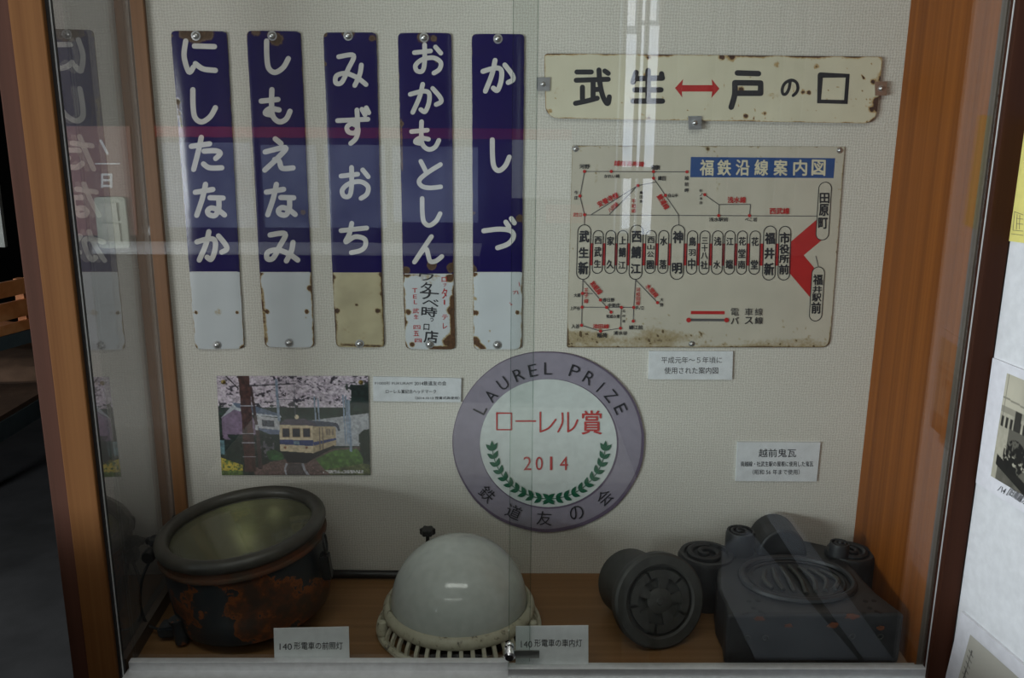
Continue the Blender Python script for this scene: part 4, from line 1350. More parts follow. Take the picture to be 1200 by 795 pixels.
M['lamp_paint'] = lamp_paint()
M['lamp_rim'] = mottled('dull_bronze_rim', (0.042, 0.040, 0.035), (0.075, 0.070, 0.058), 14, 0.42, bmp=0.15)
M['lamp_seam'] = mottled('rust_seam', (0.13, 0.035, 0.010), (0.06, 0.045, 0.03), 22, 0.7, bmp=0.3)
M['black_iron'] = mottled('black_iron', (0.014, 0.014, 0.015), (0.03, 0.03, 0.03), 40, 0.45, bmp=0.2, metal=0.2)
M['reflector'] = plain('tarnished_reflector', (0.30, 0.30, 0.18), 0.38, 0.75)
M['lens'] = glass_mat('headlamp_lens', f0=0.05, tint=(0.84, 0.84, 0.72))
_nt = M['lens'].node_tree
_mx = [n for n in _nt.nodes if n.type == 'MIX_SHADER'][0]
_df = N(_nt, 'ShaderNodeBsdfDiffuse')
_nt.links.new(ramp(_nt, noise_tex(_nt, 18, 3), [(0.3, (0.19, 0.19, 0.155)), (0.7, (0.26, 0.26, 0.20))]), _df.inputs[0])
_m2 = N(_nt, 'ShaderNodeMixShader')
_m2.inputs[0].default_value = 0.32          # a film of dust on the glass
_nt.links.new(_mx.outputs[0], _m2.inputs[1])
_nt.links.new(_df.outputs[0], _m2.inputs[2])
_nt.links.new(_m2.outputs[0], [n for n in _nt.nodes if n.type == 'OUTPUT_MATERIAL'][0].inputs[0])

HX, HY = float(P(288, 615, 1.618)[0]) + 0.012, 1.618
HL = empty('headlamp', (HX, HY, ZF), 'big round rusty dark blue train headlamp lying face up on the case floor', 'lamp', rot=(math.radians(2.5), math.radians(-6.0), 0))
HL.location.z = ZF + 0.026
R0 = 0.153
m = MB().lathe([(0.04, 0.0), (R0 * .86, 0.0), (R0 * .95, 0.010), (R0 * .985, 0.03), (R0, 0.07), (R0 * 1.0, 0.135), (R0 * 1.01, 0.150)], 72, cap0=True)
m.build('lamp_body', M['lamp_paint'], HL, True, True)
MB().lathe([(R0 * 1.01, 0.146), (R0 * 1.045, 0.147), (R0 * 1.05, 0.150), (R0 * 1.045, 0.153), (R0 * 1.01, 0.154), (R0 * 1.01, 0.164)], 72).build('seam_band', M['lamp_seam'], HL, True, True)
rim = [(0.1490 + 0.0135 * math.cos(a), 0.1765 + 0.0135 * math.sin(a)) for a in [math.radians(-75 + 285 * k / 18) for k in range(19)]]
MB().lathe([(0.150, 0.158)] + rim + [(0.1365, 0.168)], 72).build('lamp_rim', M['lamp_rim'], HL, True, True)
refl = [(0.136, 0.168)]
for k in range(5):
    r = 0.1335 - 0.0042 * k
    z = 0.1665 - 0.0022 * k
    refl += [(r + 0.0016, z), (r, z - 0.0022), (r - 0.0010, z + 0.0006)]
for i in range(1, 15):
    r = 0.113 * (1 - i / 15)
    refl.append((max(r, 0.0004), 0.060 + 0.090 * (r / 0.113) ** 2))
MB().lathe(refl, 72).build('reflector', M['reflector'], HL, True, True)
MB().lathe([(0.0001, 0.058), (0.010, 0.058), (0.012, 0.066), (0.008, 0.075), (0.018, 0.092), (0.020, 0.102), (0.016, 0.112), (0.0001, 0.120)], 24).build('bulb', M['bulb_glass'], HL, True, True)
lens = [(0.1365 * math.sin(t), 0.1685 + 0.0065 * math.cos(t)) for t in [math.pi / 2 * (1 - i / 14) for i in range(15)]]
lens[-1] = (0.0003, lens[-1][1])
MB().lathe([(0.1365, 0.168)] + lens, 72).build('lens', M['lens'], HL, True, True)['label'] = 'dull greenish lens glass'
# left clamp and cable loop, brackets, right latch (local frame)
m = MB().box(-0.178, -0.150, -0.018, 0.018, 0.146, 0.160, .003)
m.lathe([(0.006, 0), (0.006, 0.04)], 12, (-0.172, 0.0, 0.135), (0, 0, 1), True, True)
m.lathe([(0.012, 0), (0.014, 0.005), (0.012, 0.013), (0.005, 0.017)], 10, (-0.172, 0.0, 0.158), (0, 0, 1), True, True)
m.box(-0.190, -0.164, -0.006, 0.006, 0.160, 0.172, .002)
m.build('left_clamp', M['black_iron'], HL, True, True)
o = MB().lathe([(0.011, -0.012), (0.013, -0.008), (0.013, 0.008), (0.011, 0.012)], 14, (-0.175, -0.030, 0.150), (0, 1, 0), True, True).build('hinge_knuckle', M['black_iron'], HL, True, True)
lp_ = catmull([(-0.174, -0.030, 0.142), (-0.192, -0.045, 0.110), (-0.202, -0.055, 0.062), (-0.196, -0.062, 0.026), (-0.176, -0.067, 0.012), (-0.148, -0.070, 0.014)], 6)
MB().tube(lp_, 0.0028, 8).build('cable_loop', M['black_iron'], HL, True, True)
MB().box(-0.166, -0.128, -0.092, -0.056, 0.004, 0.026, .004).build('cable_bracket', M['lamp_paint'], HL, True)
MB().lathe([(0.012, 0), (0.012, 0.045), (0.015, 0.046), (0.015, 0.052), (0.008, 0.054)], 16, (-0.118, -0.100, -0.001), (0, 0, 1), True, True).build('cable_gland', M['lamp_paint'], HL, True, True)
m = MB().tube([(0.158 + 0.010 * 1.0, -0.045 + 0.012 * math.cos(a), 0.148 + 0.020 * math.sin(a)) for a in [2 * math.pi * i / 20 for i in range(20)]], 0.0022, 6, closed=True)
m.box(0.154, 0.172, -0.058, -0.034, 0.075, 0.128, .003)
m.build('right_latch', M['black_iron'], HL, True, True)
m = MB().tube([(-0.150, 0.055 + 0.010 * math.cos(a), 0.172 + 0.014 * math.sin(a)) for a in [2 * math.pi * i / 16 for i in range(16)]], 0.003, 6, closed=True)
m.build('lifting_ring', M['black_iron'], HL, True, True)

# ================================================================== GLOBE LAMP
M['cream_paint'] = mottled('chipped_cream_paint', (0.36, 0.34, 0.25), (0.47, 0.45, 0.34), 30, 0.45, bmp=0.2)


def chipped():
    m, nt, b = new_mat('chipped_cream_paint')
    n = noise_tex(nt, 55, 5, 0.7)
    c = ramp(nt, n, [(0.30, (0.06, 0.06, 0.06)), (0.38, (0.20, 0.18, 0.13)), (0.43, (0.42, 0.40, 0.30)), (0.7, (0.50, 0.48, 0.37))])
    nt.links.new(c, b.inputs['Base Color'])
    b.inputs['Roughness'].default_value = 0.45
    bump(nt, b, n, 0.3, 0.001)
    return m


M['cream_paint'] = chipped()
M['milk_glass'] = plain('milk_glass', (0.52, 0.55, 0.52), 0.12)
M['milk_glass'].node_tree.nodes['Principled BSDF'].inputs['Subsurface Weight'].default_value = 0.15
M['milk_glass'].node_tree.nodes['Principled BSDF'].inputs['Subsurface Radius'].default_value = (0.02, 0.02, 0.02)
GX, GY = [float(v) for v in PZ(538, 703, ZF + 0.055)[:2]]
GY = min(GY, 1.60)
GL = empty('globe_lamp', (GX, GY, ZF), 'white milk-glass dome carriage lamp on a chipped cream slotted metal ring', 'lamp')
prof = [(0.1335, 0.046)] + [(0.1335 * math.cos(t), 0.052 + 0.1335 * 0.985 * math.sin(t)) for t in [math.pi / 2 * i / 28 for i in range(29)]]
prof[-1] = (0.0003, prof[-1][1])
MB().lathe(prof, 72).build('glass_dome', M['milk_glass'], GL, True, True)
MB().lathe([(0.1335, 0.046), (0.1345, 0.055), (0.138, 0.058), (0.143, 0.056), (0.1485, 0.048), (0.1495, 0.042), (0.147, 0.036), (0.140, 0.034), (0.1335, 0.036), (0.1335, 0.046)], 72).build('clamp_ring', M['cream_paint'], GL, True, True)
MB().lathe([(0.146, 0.0), (0.160, 0.0), (0.1635, 0.004), (0.162, 0.009), (0.156, 0.012), (0.150, 0.010), (0.146, 0.0)], 72).build('base_flange', M['cream_paint'], GL, True, True)
MB().lathe([(0.125, 0.002), (0.130, 0.036)], 48).build('inner_shade', M['black_iron'], GL, True, True)
n_r = 44
rb_me = None
for i in range(n_r):
    a = 2 * math.pi * (i + .5) / n_r
    if rb_me is None:
        mb = MB()
        v = []
        for (r, z) in [(0.1565, 0.010), (0.1535, 0.022), (0.147, 0.034), (0.1435, 0.046)]:
            for sy in (-1, 1):
                v.append((r, sy * 0.0036, z)); v.append((r - 0.006, sy * 0.0036, z))
        f = []
        for k in range(3):
            b0, b1 = 4 * k, 4 * (k + 1)
            f += [(b0, b0 + 2, b1 + 2, b1), (b0 + 1, b1 + 1, b1 + 3, b0 + 3), (b0, b1, b1 + 1, b0 + 1), (b0 + 2, b0 + 3, b1 + 3, b1 + 2)]
        f += [(0, 1, 3, 2), (12, 14, 15, 13)]
        o = obj('rib', v, f, M['cream_paint'], GL, True)
        rb_me = o.data
    else:
        o = bpy.data.objects.new('rib', rb_me)
        COL.objects.link(o)
        o.parent = GL
    o.rotation_euler = (0, 0, a)
for a in (200, 340, 90):
    ar_ = math.radians(a)
    MB().lathe([(0.011, 0), (0.012, 0.004), (0.010, 0.020), (0.008, 0.026), (0.0001, 0.028)], 14, (0.154 * math.cos(ar_), 0.154 * math.sin(ar_), 0.012)).build('lug', M['cream_paint'], GL, True, True)
kx, ky = -0.030, 0.150
MB().tube([(-0.072, 0.128, 0.03), (-0.072, 0.134, 0.08), (-0.072, 0.137, 0.130)], 0.004, 8).build('knob_stem', M['black_iron'], GL, True, True)
kn = []
for i in range(24):
    a = 2 * math.pi * i / 24
    r = 0.015 + 0.0022 * math.cos(6 * a)
    kn.append((-0.072 + r * math.cos(a), 0.137 + r * math.sin(a)))
bevelled(MB().prism(kn, 0.128, 0.141).build('mounting_knob', M['black_iron'], GL, True), 0.002)

# ================================================================== METAL BAR ON THE FLOOR
a, b = PZ(372, 686, ZF + 0.012), PZ(470, 683, ZF + 0.012)
a[1] = min(a[1], 1.785)
tag(MB().lathe([(0.0001, 0), (0.011, 0), (0.011, 0.02), (0.009, 0.022), (0.009, 0.235), (0.011, 0.237), (0.011, 0.25), (0.0001, 0.25)], 16, (-0.385, 1.776, ZF + 0.0115), (1, -0.02, 0)).build('metal_rod', M['black_iron'], smooth=True),
    'thin dark metal rod lying against the back panel between headlamp and globe', 'rod')

# ================================================================== ROUND EAVES TILE
M['tile_clay'] = mottled('smoked_grey_clay', (0.030, 0.030, 0.027), (0.050, 0.050, 0.045), 35, 0.6, bmp=0.35)
M['tile_dark'] = mottled('dark_smoked_clay', (0.013, 0.014, 0.016), (0.032, 0.033, 0.036), 25, 0.5, bmp=0.3)
RTX, RTY, RTZ = float(P(772, 706, 1.532)[0]), 1.532, ZF
axis = Vector((-0.26, 1.0, -0.30)).normalized()          # from the disc back along the barrel
RE = empty('round_roof_tile', (RTX, RTY, RTZ), 'small grey clay tile end, a disc with five fan-shaped hollows', 'roof tile')
rc = Vector((0, 0, 0.0890))
rr = 0.0905


def on_disc(prof, **kw):
    return MB().lathe(prof, kw.pop('seg', 64), rc, -axis, **kw)


on_disc([(0.070, -0.018), (rr - 0.002, -0.018), (rr, -0.014), (rr, 0.004), (rr - 0.004, 0.008), (0.070, 0.009), (0.066, 0.006), (0.066, -0.004), (0.0001, -0.004)], cap0=False).build('disc', M['tile_clay'], RE, True, True)
q = Vector((0, 0, 1)).rotation_difference(-axis)
wedge = []


def sect(r0, r1, a0, a1, z0, z1, n=8):
    v, f = [], []
    for i in range(n + 1):
        a = a0 + (a1 - a0) * i / n
        for r, z in ((r0, z0), (r1, z0), (r1, z1), (r0, z1)):
            v.append(q @ Vector((r * math.cos(a), r * math.sin(a), z)) + rc)
    for i in range(n):
        for k in range(4):
            f.append((4 * i + k, 4 * i + (k + 1) % 4, 4 * i + 4 + (k + 1) % 4, 4 * i + 4 + k))
    f += [(3, 2, 1, 0), (4 * n, 4 * n + 1, 4 * n + 2, 4 * n + 3)]
    return v, f


# crest: outer ring cut by five short grooves, five spokes, centre boss
base_a = math.radians(-90)
for k in range(5):
    a0 = base_a + 2 * math.pi * k / 5
    v, f = sect(0.045, 0.0595, a0 + 0.055, a0 + 2 * math.pi / 5 - 0.055, -0.006, 0.007, 12)
    obj('crest_ring', v, f, M['tile_clay'], RE, True)
    mid = a0 + math.pi / 5
    v, f = sect(0.018, 0.046, mid - 0.27, mid + 0.27, -0.006, 0.0050, 6)
    obj('crest_spoke', v, f, M['tile_clay'], RE, True)
MB().lathe([(0.025, -0.004), (0.025, 0.004), (0.022, 0.0055), (0.008, 0.007), (0.006, 0.009), (0.0001, 0.0095)], 32, rc, -axis).build('crest_boss', M['tile_clay'], RE, True, True)
m = MB()
m.lathe([(0.058, 0.0), (0.070, 0.0), (0.068, 0.14), (0.056, 0.14), (0.058, 0.0)], 40, rc + Vector((0, 0, 0.004)) + axis * 0.008, axis)
brl = m.build('barrel', M['tile_clay'], RE, True, True)

# ================================================================== OGRE RIDGE TILE
OG = empty('ogre_ridge_tile', (0.552, 1.60, ZF), 'large dark grey ogre ridge tile with scrolled shoulders lying on its back', 'roof tile')


def pl(px, py, Z):
    v = PZ(px, py, Z)
    return (v[0], v[1])


ZT = ZF + 0.103
outl = [pl(852, 721, ZT), pl(1061, 720, ZT)]
rgt = [pl(*p, ZT) for p in [(1045, 708), (1028, 695), (1013, 680), (1003, 668), (994, 660)]]
lft = [pl(*p, ZT) for p in [(842, 662), (840, 672), (842, 690), (850, 706)]]
top = [outl[0], outl[1]] + rgt + [pl(985, 655, ZT), pl(855, 655, ZT)] + lft
y_back = max(p[1] for p in top)
body = MB()
n = len(top)
bot = [(x, y) for x, y in top]
body.prism(top, ZF, ZT)
bd = bevelled(body.build('tile_body', M['tile_dark'], OG), 0.007, 3)
# feet notch band and shoulders behind
sh = [pl(842, 664, ZT), pl(995, 662, ZT), pl(992, 640, ZT), pl(930, 625, ZT), pl(868, 632, ZT), pl(846, 645, ZT)]
sh = [(x, min(y, 1.783)) for x, y in sh]
bevelled(MB().prism(sh, ZF, ZT - 0.008).build('tile_shoulder', M['tile_dark'], OG), 0.006, 3)


def scroll(cx, cy, r, z1, name, turns=1.6, sgn=1):
    """round curl: drum with a rolled lip and a coil standing on its top"""
    c = P(cx, cy, 0.001) if False else PZ(cx, cy, z1)
    x, y = c[0], min(c[1], YW - r - 0.003)
    m = MB().lathe([(r * .98, ZF), (r, ZF + 0.01), (r, z1 - 0.008), (r * .93, z1), (r * .80, z1), (r * .76, z1 - 0.006), (0.0001, z1 - 0.006)], 40, (x, y, 0), (0, 0, 1), True)
    o = m.build(name, M['tile_dark'], OG, smooth=True)
    pts = []
    for i in range(26):
        t = i / 25
        a = sgn * (t * turns * 2 * math.pi) + 1.2
        rr_ = r * (0.70 - 0.58 * t)
        pts.append((x + rr_ * math.cos(a), y + rr_ * math.sin(a), z1 - 0.003 + 0.004 * t))
    MB().tube(pts, [r * 0.10 * (1.2 - .3 * i / 25) for i in range(26)], 6).build('coil', M['tile_dark'], o, smooth=True)
    return o


scroll(828, 648, 0.058, ZT + 0.004, 'side_scroll')
scroll(996, 646, 0.050, ZT + 0.004, 'side_scroll', sgn=-1)
scroll(868, 622, 0.030, ZT + 0.040, 'upper_scroll')
scroll(984, 636, 0.020, ZT + 0.030, 'upper_scroll', sgn=-1)
# crown hump at the back
cx = P(917, 610, 1.72)[0]
hump = [(cx + 0.052 * math.cos(t), ZT - 0.01 + 0.060 * max(math.sin(t), -.3)) for t in [math.radians(-12 + 204 * i / 20) for i in range(21)]]
bevelled(MB().prism(hump, 1.70, 1.785, axis='y').build('crown', M['tile_dark'], OG), 0.006, 3)
# oval frame and crest relief on the face
fc = PZ(934, 680, ZT)
fx, fy = fc[0], fc[1]
oval = []
for i in range(48):
    t = 2 * math.pi * i / 48
    rx = 0.100 * (1 + .06 * math.cos(2 * t))
    oval.append((fx + rx * math.cos(t), fy + 0.085 * (abs(math.sin(t)) ** 0.8) * (1 if math.sin(t) > 0 else -1), ZT + 0.003))
MB().tube(oval, 0.007, 8, closed=True).build('oval_frame', M['tile_dark'], OG, smooth=True)
oval2 = [(fx + (x - fx) * .84, fy + (y - fy) * .84, ZT + 0.001) for x, y, z in oval]
MB().tube(oval2, 0.0035, 6, closed=True).build('oval_frame', M['tile_dark'], OG, smooth=True)
for k in range(-3, 4):
    pts = catmull([(fx + k * 0.020, fy - 0.055 + abs(k) * .006, ZT + .002), (fx + k * 0.024 + .004, fy - 0.01, ZT + .007), (fx + k * 0.018, fy + 0.05 - abs(k) * .006, ZT + .003)], 5)
    MB().tube(pts, 0.0048, 6).build('crest_rib', M['tile_clay'], OG, smooth=True)
# footprints as flat dots coloured like incised shadow, nail holes and rust blotches on the front block
M['incised'] = plain('incised_shadow_colour', (0.006, 0.006, 0.007), 0.6)  # near-black stands in for shade inside the marks
M['rust_spot'] = mottled('rust_spot', (0.16, 0.045, 0.015), (0.09, 0.03, 0.012), 60, 0.8)
for fxp in (884, 1020):
    m = MB()
    for (dx, dy, r) in [(-6, -14, 3.2), (4, -14.5, 3.2), (-1, -6, 3.0), (-7, 0, 2.4), (7, -2, 2.8), (12, 0, 2.2), (-11, 1.5, 1.8)]:
        c = PZ(fxp + dx, 719 + dy, ZT)
        s = r * .0016
        m.lathe([(s, 0), (s * .9, 0.0006), (0.0001, 0.0007)], 12, (c[0], c[1], ZT + 0.0002))
    m.build('incised_mark', M['incised'], OG)
yf = top[0][1]
for hx, hy in [(875.6, 748), (896.6, 748), (999, 746.6), (1031.6, 746.6)]:
    c = P(hx, hy, yf)
    MB().lathe([(0.0035, 0.0), (0.0042, 0.0010), (0.0056, 0.0010), (0.0062, 0)], 16, (c[0], yf - 0.0002, c[2]), (0, -1, 0)).build('nail_hole_rim', M['tile_clay'], OG)
for hx, hy, r in [(889.4, 725.4, .0075), (924.6, 734, .005), (976, 733, .008), (999, 723, .008), (1032, 736.4, .005)]:
    c = P(hx, hy, yf)
    pts = []
    for i in range(14):
        a = 2 * math.pi * i / 14
        k = r * (0.6 + .8 * random.random())
        pts.append((c[0] + 1.4 * k * math.cos(a), c[2] + k * math.sin(a) * .7))
    MB().prism(pts, yf - 0.0008, yf + .001, axis='y').build('rust_blotch', M['rust_spot'], OG)

# ================================================================== RIGHT: WHITE NOTICE PANEL
M['white_board'] = plain('white_board', (0.68, 0.70, 0.72), 0.6)
yb = 1.386
tag(MB().prism([(XBD, yb), (XBD + BSL * 0.22, yb - 0.22), (XBD + BSL * 0.22 + 0.02, yb - 0.22), (XBD + 0.02, yb)][::-1], 0.35, 2.2).build('notice_panel', M['white_board']), 'tall white notice panel standing out from the dark brown post', 'panel')


def side_sheet(name, pts_px, mat, label, cat, th=0.0012, x=XBD):
    V = [PX(a, b, x - th) for a, b in pts_px]
    W = [v + np.array([th * .9, 0, 0]) for v in V]
    return V, W


def xsheet(name, quad, label, cat, color, rough=.6, step=1.2):
    t = empty(name, PX(*quad[3], XBD), label, cat)
    return t


# the sheets run on past the picture's edge, towards the camera
def board_sheet(name, TLpx, BLpx, depth, label, cat, mat, off=0.0015, yaw=0.0, group=None):
    TL = PX(TLpx[0], TLpx[1], XBD - off); BL = PX(BLpx[0], BLpx[1], XBD - off)
    d = np.array([BSL * depth, -depth, 0])
    TR, BR = TL + d + np.array([0, 0, yaw]), BL + d + np.array([0, 0, yaw])
    t = empty(name, (XBD, float(BL[1]), float(BL[2])), label, cat, group)
    e = np.array([off - 0.0004, 0, 0])
    V = [TL, TR, BR, BL, TL + e, TR + e, BR + e, BL + e]
    obj('paper', V, [(0, 1, 2, 3), (7, 6, 5, 4), (0, 4, 5, 1), (1, 5, 6, 2), (2, 6, 7, 3), (3, 7, 4, 0)], mat, t)
    return t, TL, BL, TR, BR


M['yellow_paper'] = plain('yellow_paper', (0.72, 0.66, 0.20), 0.7)
M['photo_card'] = plain('photo_card', (0.70, 0.71, 0.75), 0.5)
M['sepia'] = printed('old_photograph_print', 0.5)
yp, TL, BL, TR, BR = board_sheet('yellow_leaflet', (1199, 139), (1181.5, 282.5), 0.14, 'pale yellow leaflet pinned high on the white notice panel', 'leaflet', M['yellow_paper'], off=0.002, yaw=0.006)
yi = Ink(XBD - 0.0024, plane=PX)
for s in [[(1188.5, 248), (1199, 252)], [(1189, 248), (1187, 270)], [(1187, 270), (1199, 271)], [(1192, 251), (1191, 269)], [(1191, 256), (1199, 257)], [(1191, 262), (1199, 263)], [(1195, 252), (1194.5, 269)], [(1185, 274), (1199, 276)]]:
    yi.stroke(s, 0.5, smooth=False, caps=False)
yi.build('line_drawing', M['grey_ink'], yp)
ph, TL, BL, TR, BR = board_sheet('mounted_photograph', (1163.2, 419.6), (1143.4, 566), 0.17, 'old black and white station photograph on white card, under the yellow leaflet', 'photograph', M['photo_card'], off=0.004)


def paint_old(U, V):
    g = 205 - 30 * fbm(U * 3, V * 3, 80)
    g = np.where((V > .30) & (V < .36), 150, g)
    g = np.where((V > .36), 196 - 40 * fbm(U * 20, V * 20, 81), g)
    for k in range(9):
        x = .03 + .075 * k
        g = np.where((U > x) & (U < x + .045) & (V > .39) & (V < .49), 45, g)
    g = np.where((U > .25) & (U < .36) & (V > .30) & (V < .52), 50, g)
    g = np.where((U > .19) & (U < .5) & (V > .48) & (V < .72), 96, g)
    g = np.where((V > .80) & (U > .08), 120 - 60 * fbm(U * 9, V * 9, 83), g)
    g = np.where((np.abs(V - .80 - .25 * U) < .05) & (U > .05), 30, g)
    g = np.where((np.hypot((U - .35) * .8, V - .72) < .16) & (fbm(U * 30, V * 30, 85) > .4), 24, g)
    g = np.where((np.abs(U - .05) < .006) & (V < .4), 130, g)
    g = np.where(np.abs(V - .22 - U * .05) < .008, 140, g)
    c = np.stack([g, g * .98, g * .88], -1)
    return lin(np.clip(c, 0, 255)) * .9


def print_on_board(parent, TLp, BLp, depth, off, paint, nx=90, ny=120):
    TL = PX(TLp[0], TLp[1], XBD - off); BL = PX(BLp[0], BLp[1], XBD - off)
    U, V = np.meshgrid(np.linspace(0, 1, nx), np.linspace(0, 1, ny))
    pts = TL + (BL - TL) * V[..., None] + np.array([BSL * depth, -depth, 0]) * U[..., None]
    idx = np.arange(nx * ny).reshape(ny, nx)
    F4 = np.stack([idx[:-1, :-1], idx[:-1, 1:], idx[1:, 1:], idx[1:, :-1]], -1).reshape(-1, 4)
    o = obj('photo_print', pts.reshape(-1, 3), F4.tolist(), M['sepia'], parent)
    c = paint(U, V).reshape(-1, 3)
    c = np.concatenate([c, np.ones((len(c), 1))], 1)
    a = o.data.color_attributes.new('print', 'FLOAT_COLOR', 'POINT')
    a.data.foreach_set('color', c.astype(np.float32).ravel())
    return o


print_on_board(ph, (1180, 437.5), (1161, 558), 0.13, 0.0045, paint_old)
ci = Ink(XBD - 0.005, plane=PX)
ci.text('ハ4', 1169.6, 570.8, 1178.6, 577.6, .01, rot=28)
ci.text('[旧南越カ', 1180, 577, 1204, 587.6, .01, rot=33)
ci.build('lettering', M['ink'], ph)
ph2, TL, BL, TR, BR = board_sheet('mounted_photograph', (1126.4, 717), (1092, 860), 0.19, 'white card with a pale photograph, lowest on the white notice panel', 'photograph', M['photo_card'], off=0.006)


def paint_pale(U, V):
    g = 190 - 14 * fbm(U * 4, V * 4, 88)
    g = np.where((np.abs(U - .10 + V * .04) < .008) & (V > .12), 70, g)
    for k in range(5):
        g = np.where((np.abs(V - .16 - .06 * k - (U - .1) * .35) < .006) & (np.abs(U - .09) < .05), 110, g)
    g = np.where(V > .75, 110 - 40 * fbm(U * 9, V * 9, 89), g)
    c = np.stack([g, g * .99, g * .93], -1)
    return lin(np.clip(c, 0, 255)) * .95


print_on_board(ph2, (1137, 744), (1108, 850), 0.14, 0.0065, paint_pale)

# ================================================================== LEFT: RACK, CRATE AND SACK IN THE STORE BEYOND
M['rack_steel'] = mottled('blue_green_rack_paint', (0.060, 0.085, 0.095), (0.10, 0.13, 0.14), 12, 0.5)
M['crate_wood'] = wood('orange_crate_wood', (0.55, 0.18, 0.05), (0.72, 0.27, 0.09), (0.80, 0.36, 0.14), axis='x', scale=.3)
M['sack'] = mottled('brown_sacking', (0.10, 0.055, 0.032), (0.15, 0.085, 0.05), 18, 0.9, bmp=0.5, dist=.004)
M['green_plastic'] = plain('green_plastic', (0.05, 0.20, 0.16), 0.5)
rack = empty('storage_rack', (-1.95, 3.0, 0), 'blue-grey steel rack standing in the dark store behind the left post', 'rack')
A_ = PZ(0, 403, 0.73); B_ = PZ(44, 391, 0.73)
dirv = (B_ - A_) / np.linalg.norm(B_ - A_)
A2 = A_ - dirv * 0.75
nrm = np.array([-dirv[1], dirv[0], 0]); nrm = nrm / np.linalg.norm(nrm)
if nrm[1] < 0: nrm = -nrm
MB().beam(A2, B_ + dirv * .10, 0.02, 0.045).build('shelf_rail', M['rack_steel'], rack)
MB().beam(A2 + nrm * .5, B_ + dirv * .10 + nrm * .5, 0.02, 0.045).build('shelf_rail', M['rack_steel'], rack)
C_ = PZ(0, 506, 0.42); D_ = PZ(50, 475, 0.42)
dv2 = (D_ - C_) / np.linalg.norm(D_ - C_)
MB().beam(C_ - dv2 * .5, D_ + dv2 * .8, 0.02, 0.065).build('shelf_rail', M['rack_steel'], rack)
sd = np.array([-dv2[1], dv2[0], 0]); sd = sd if sd[0] < 0 else -sd
MB().add([tuple(C_ - dv2 * .5 + np.array([0, 0, .03])), tuple(D_ + dv2 * .8 + np.array([0, 0, .03])), tuple(D_ + dv2 * .8 + sd * .6 + np.array([0, 0, .03])), tuple(C_ - dv2 * .5 + sd * .6 + np.array([0, 0, .03])),
          tuple(C_ - dv2 * .5 + np.array([0, 0, .05])), tuple(D_ + dv2 * .8 + np.array([0, 0, .05])), tuple(D_ + dv2 * .8 + sd * .6 + np.array([0, 0, .05])), tuple(C_ - dv2 * .5 + sd * .6 + np.array([0, 0, .05]))],
         [(0, 3, 2, 1), (4, 5, 6, 7), (0, 1, 5, 4), (1, 2, 6, 5), (2, 3, 7, 6), (3, 0, 4, 7)]).build('shelf_board', M['sack'], rack)
for p in (A2, B_ + dirv * .08, A2 + nrm * .5, B_ + dirv * .08 + nrm * .5):
    MB().box(p[0] - .018, p[0] + .018, p[1] - .018, p[1] + .018, 0, .75).build('upright', M['rack_steel'], rack)
crate = empty('wooden_crate', (float(A_[0]) - .2, float(A_[1]) + .1, 0.753), 'orange slatted wooden crate on the rack in the dark store', 'crate')
wz = lambda y: float(P(0, y, A_[1])[2])
for (y0, y1) in [(333.5, 351.5), (358, 378), (383, 397)]:
    z0, z1 = max(wz(y1), .755), wz(y0)
    a = A_ - dirv * .45; b = A_ + dirv * 0.155
    m = MB().beam((a[0], a[1], (z0 + z1) / 2), (b[0], b[1], (z0 + z1) / 2), 0.012, z1 - z0)
    m.build('slat', M['crate_wood'], crate)
    m = MB().beam((a[0] + nrm[0] * .3, a[1] + nrm[1] * .3, (z0 + z1) / 2), (b[0] + nrm[0] * .3, b[1] + nrm[1] * .3, (z0 + z1) / 2), 0.012, z1 - z0)
    m.build('slat', M['crate_wood'], crate)
for s in (-.44, .13):
    c = A_ + dirv * s + nrm * .02
    MB().box(c[0] - .015, c[0] + .015, c[1] - .015, c[1] + .015, .753, wz(334)).build('corner_post', M['crate_wood'], crate)
a = A_ - dirv * .45; b = A_ + dirv * .155
MB().add([tuple(a[:2]) + (.753,), tuple(b[:2]) + (.753,), tuple((b + nrm * .3)[:2]) + (.753,), tuple((a + nrm * .3)[:2]) + (.753,), tuple(a[:2]) + (.765,), tuple(b[:2]) + (.765,), tuple((b + nrm * .3)[:2]) + (.765,), tuple((a + nrm * .3)[:2]) + (.765,)],
         [(0, 3, 2, 1), (4, 5, 6, 7), (0, 1, 5, 4), (1, 2, 6, 5), (2, 3, 7, 6), (3, 0, 4, 7)]).build('crate_floor', M['crate_wood'], crate)
# sack on the lower board
sc0 = PZ(10, 462, 0.47)
bm = bmesh.new()
bmesh.ops.create_uvsphere(bm, u_segments=28, v_segments=14, radius=1)
for v in bm.verts:
    p = v.co
    k = 1 + .10 * (float(vnoise(p.x * 3 + 5, p.y * 3 + p.z * 4, 3)) - .5)
    p.x = .34 * math.copysign(abs(p.x) ** .7, p.x) * k
    p.y = .16 * math.copysign(abs(p.y) ** .8, p.y) * k
    p.z = .055 * math.copysign(abs(p.z) ** .7, p.z) * k + .055
bm.verts.index_update()
vv = [(v.co.x + sc0[0] - .16, v.co.y + sc0[1] + .20, v.co.z + .470) for v in bm.verts]
ff = [[v.index for v in f.verts] for f in bm.faces]
bm.free()
tag(obj('folded_sack', vv, ff, M['sack'], smooth=True), 'brown sack lying on the lower shelf of the rack', 'sack')
M['pale_board'] = plain('pale_board', (0.45, 0.46, 0.42), 0.6)
pz = P(6, 290, 3.55); pz1 = P(6, 160, 3.55)
tag(MB().box(float(pz[0]) - .4, float(pz[0]), 3.55, 3.57, float(pz[2]), float(pz1[2])).build('pale_board', M['pale_board']), 'pale hanging board at the left edge of the picture', 'board')

# ================================================================== BEHIND THE CAMERA: what the glass mirrors
YBK = -2.2
YMIR = 2 * 1.405 - YBK


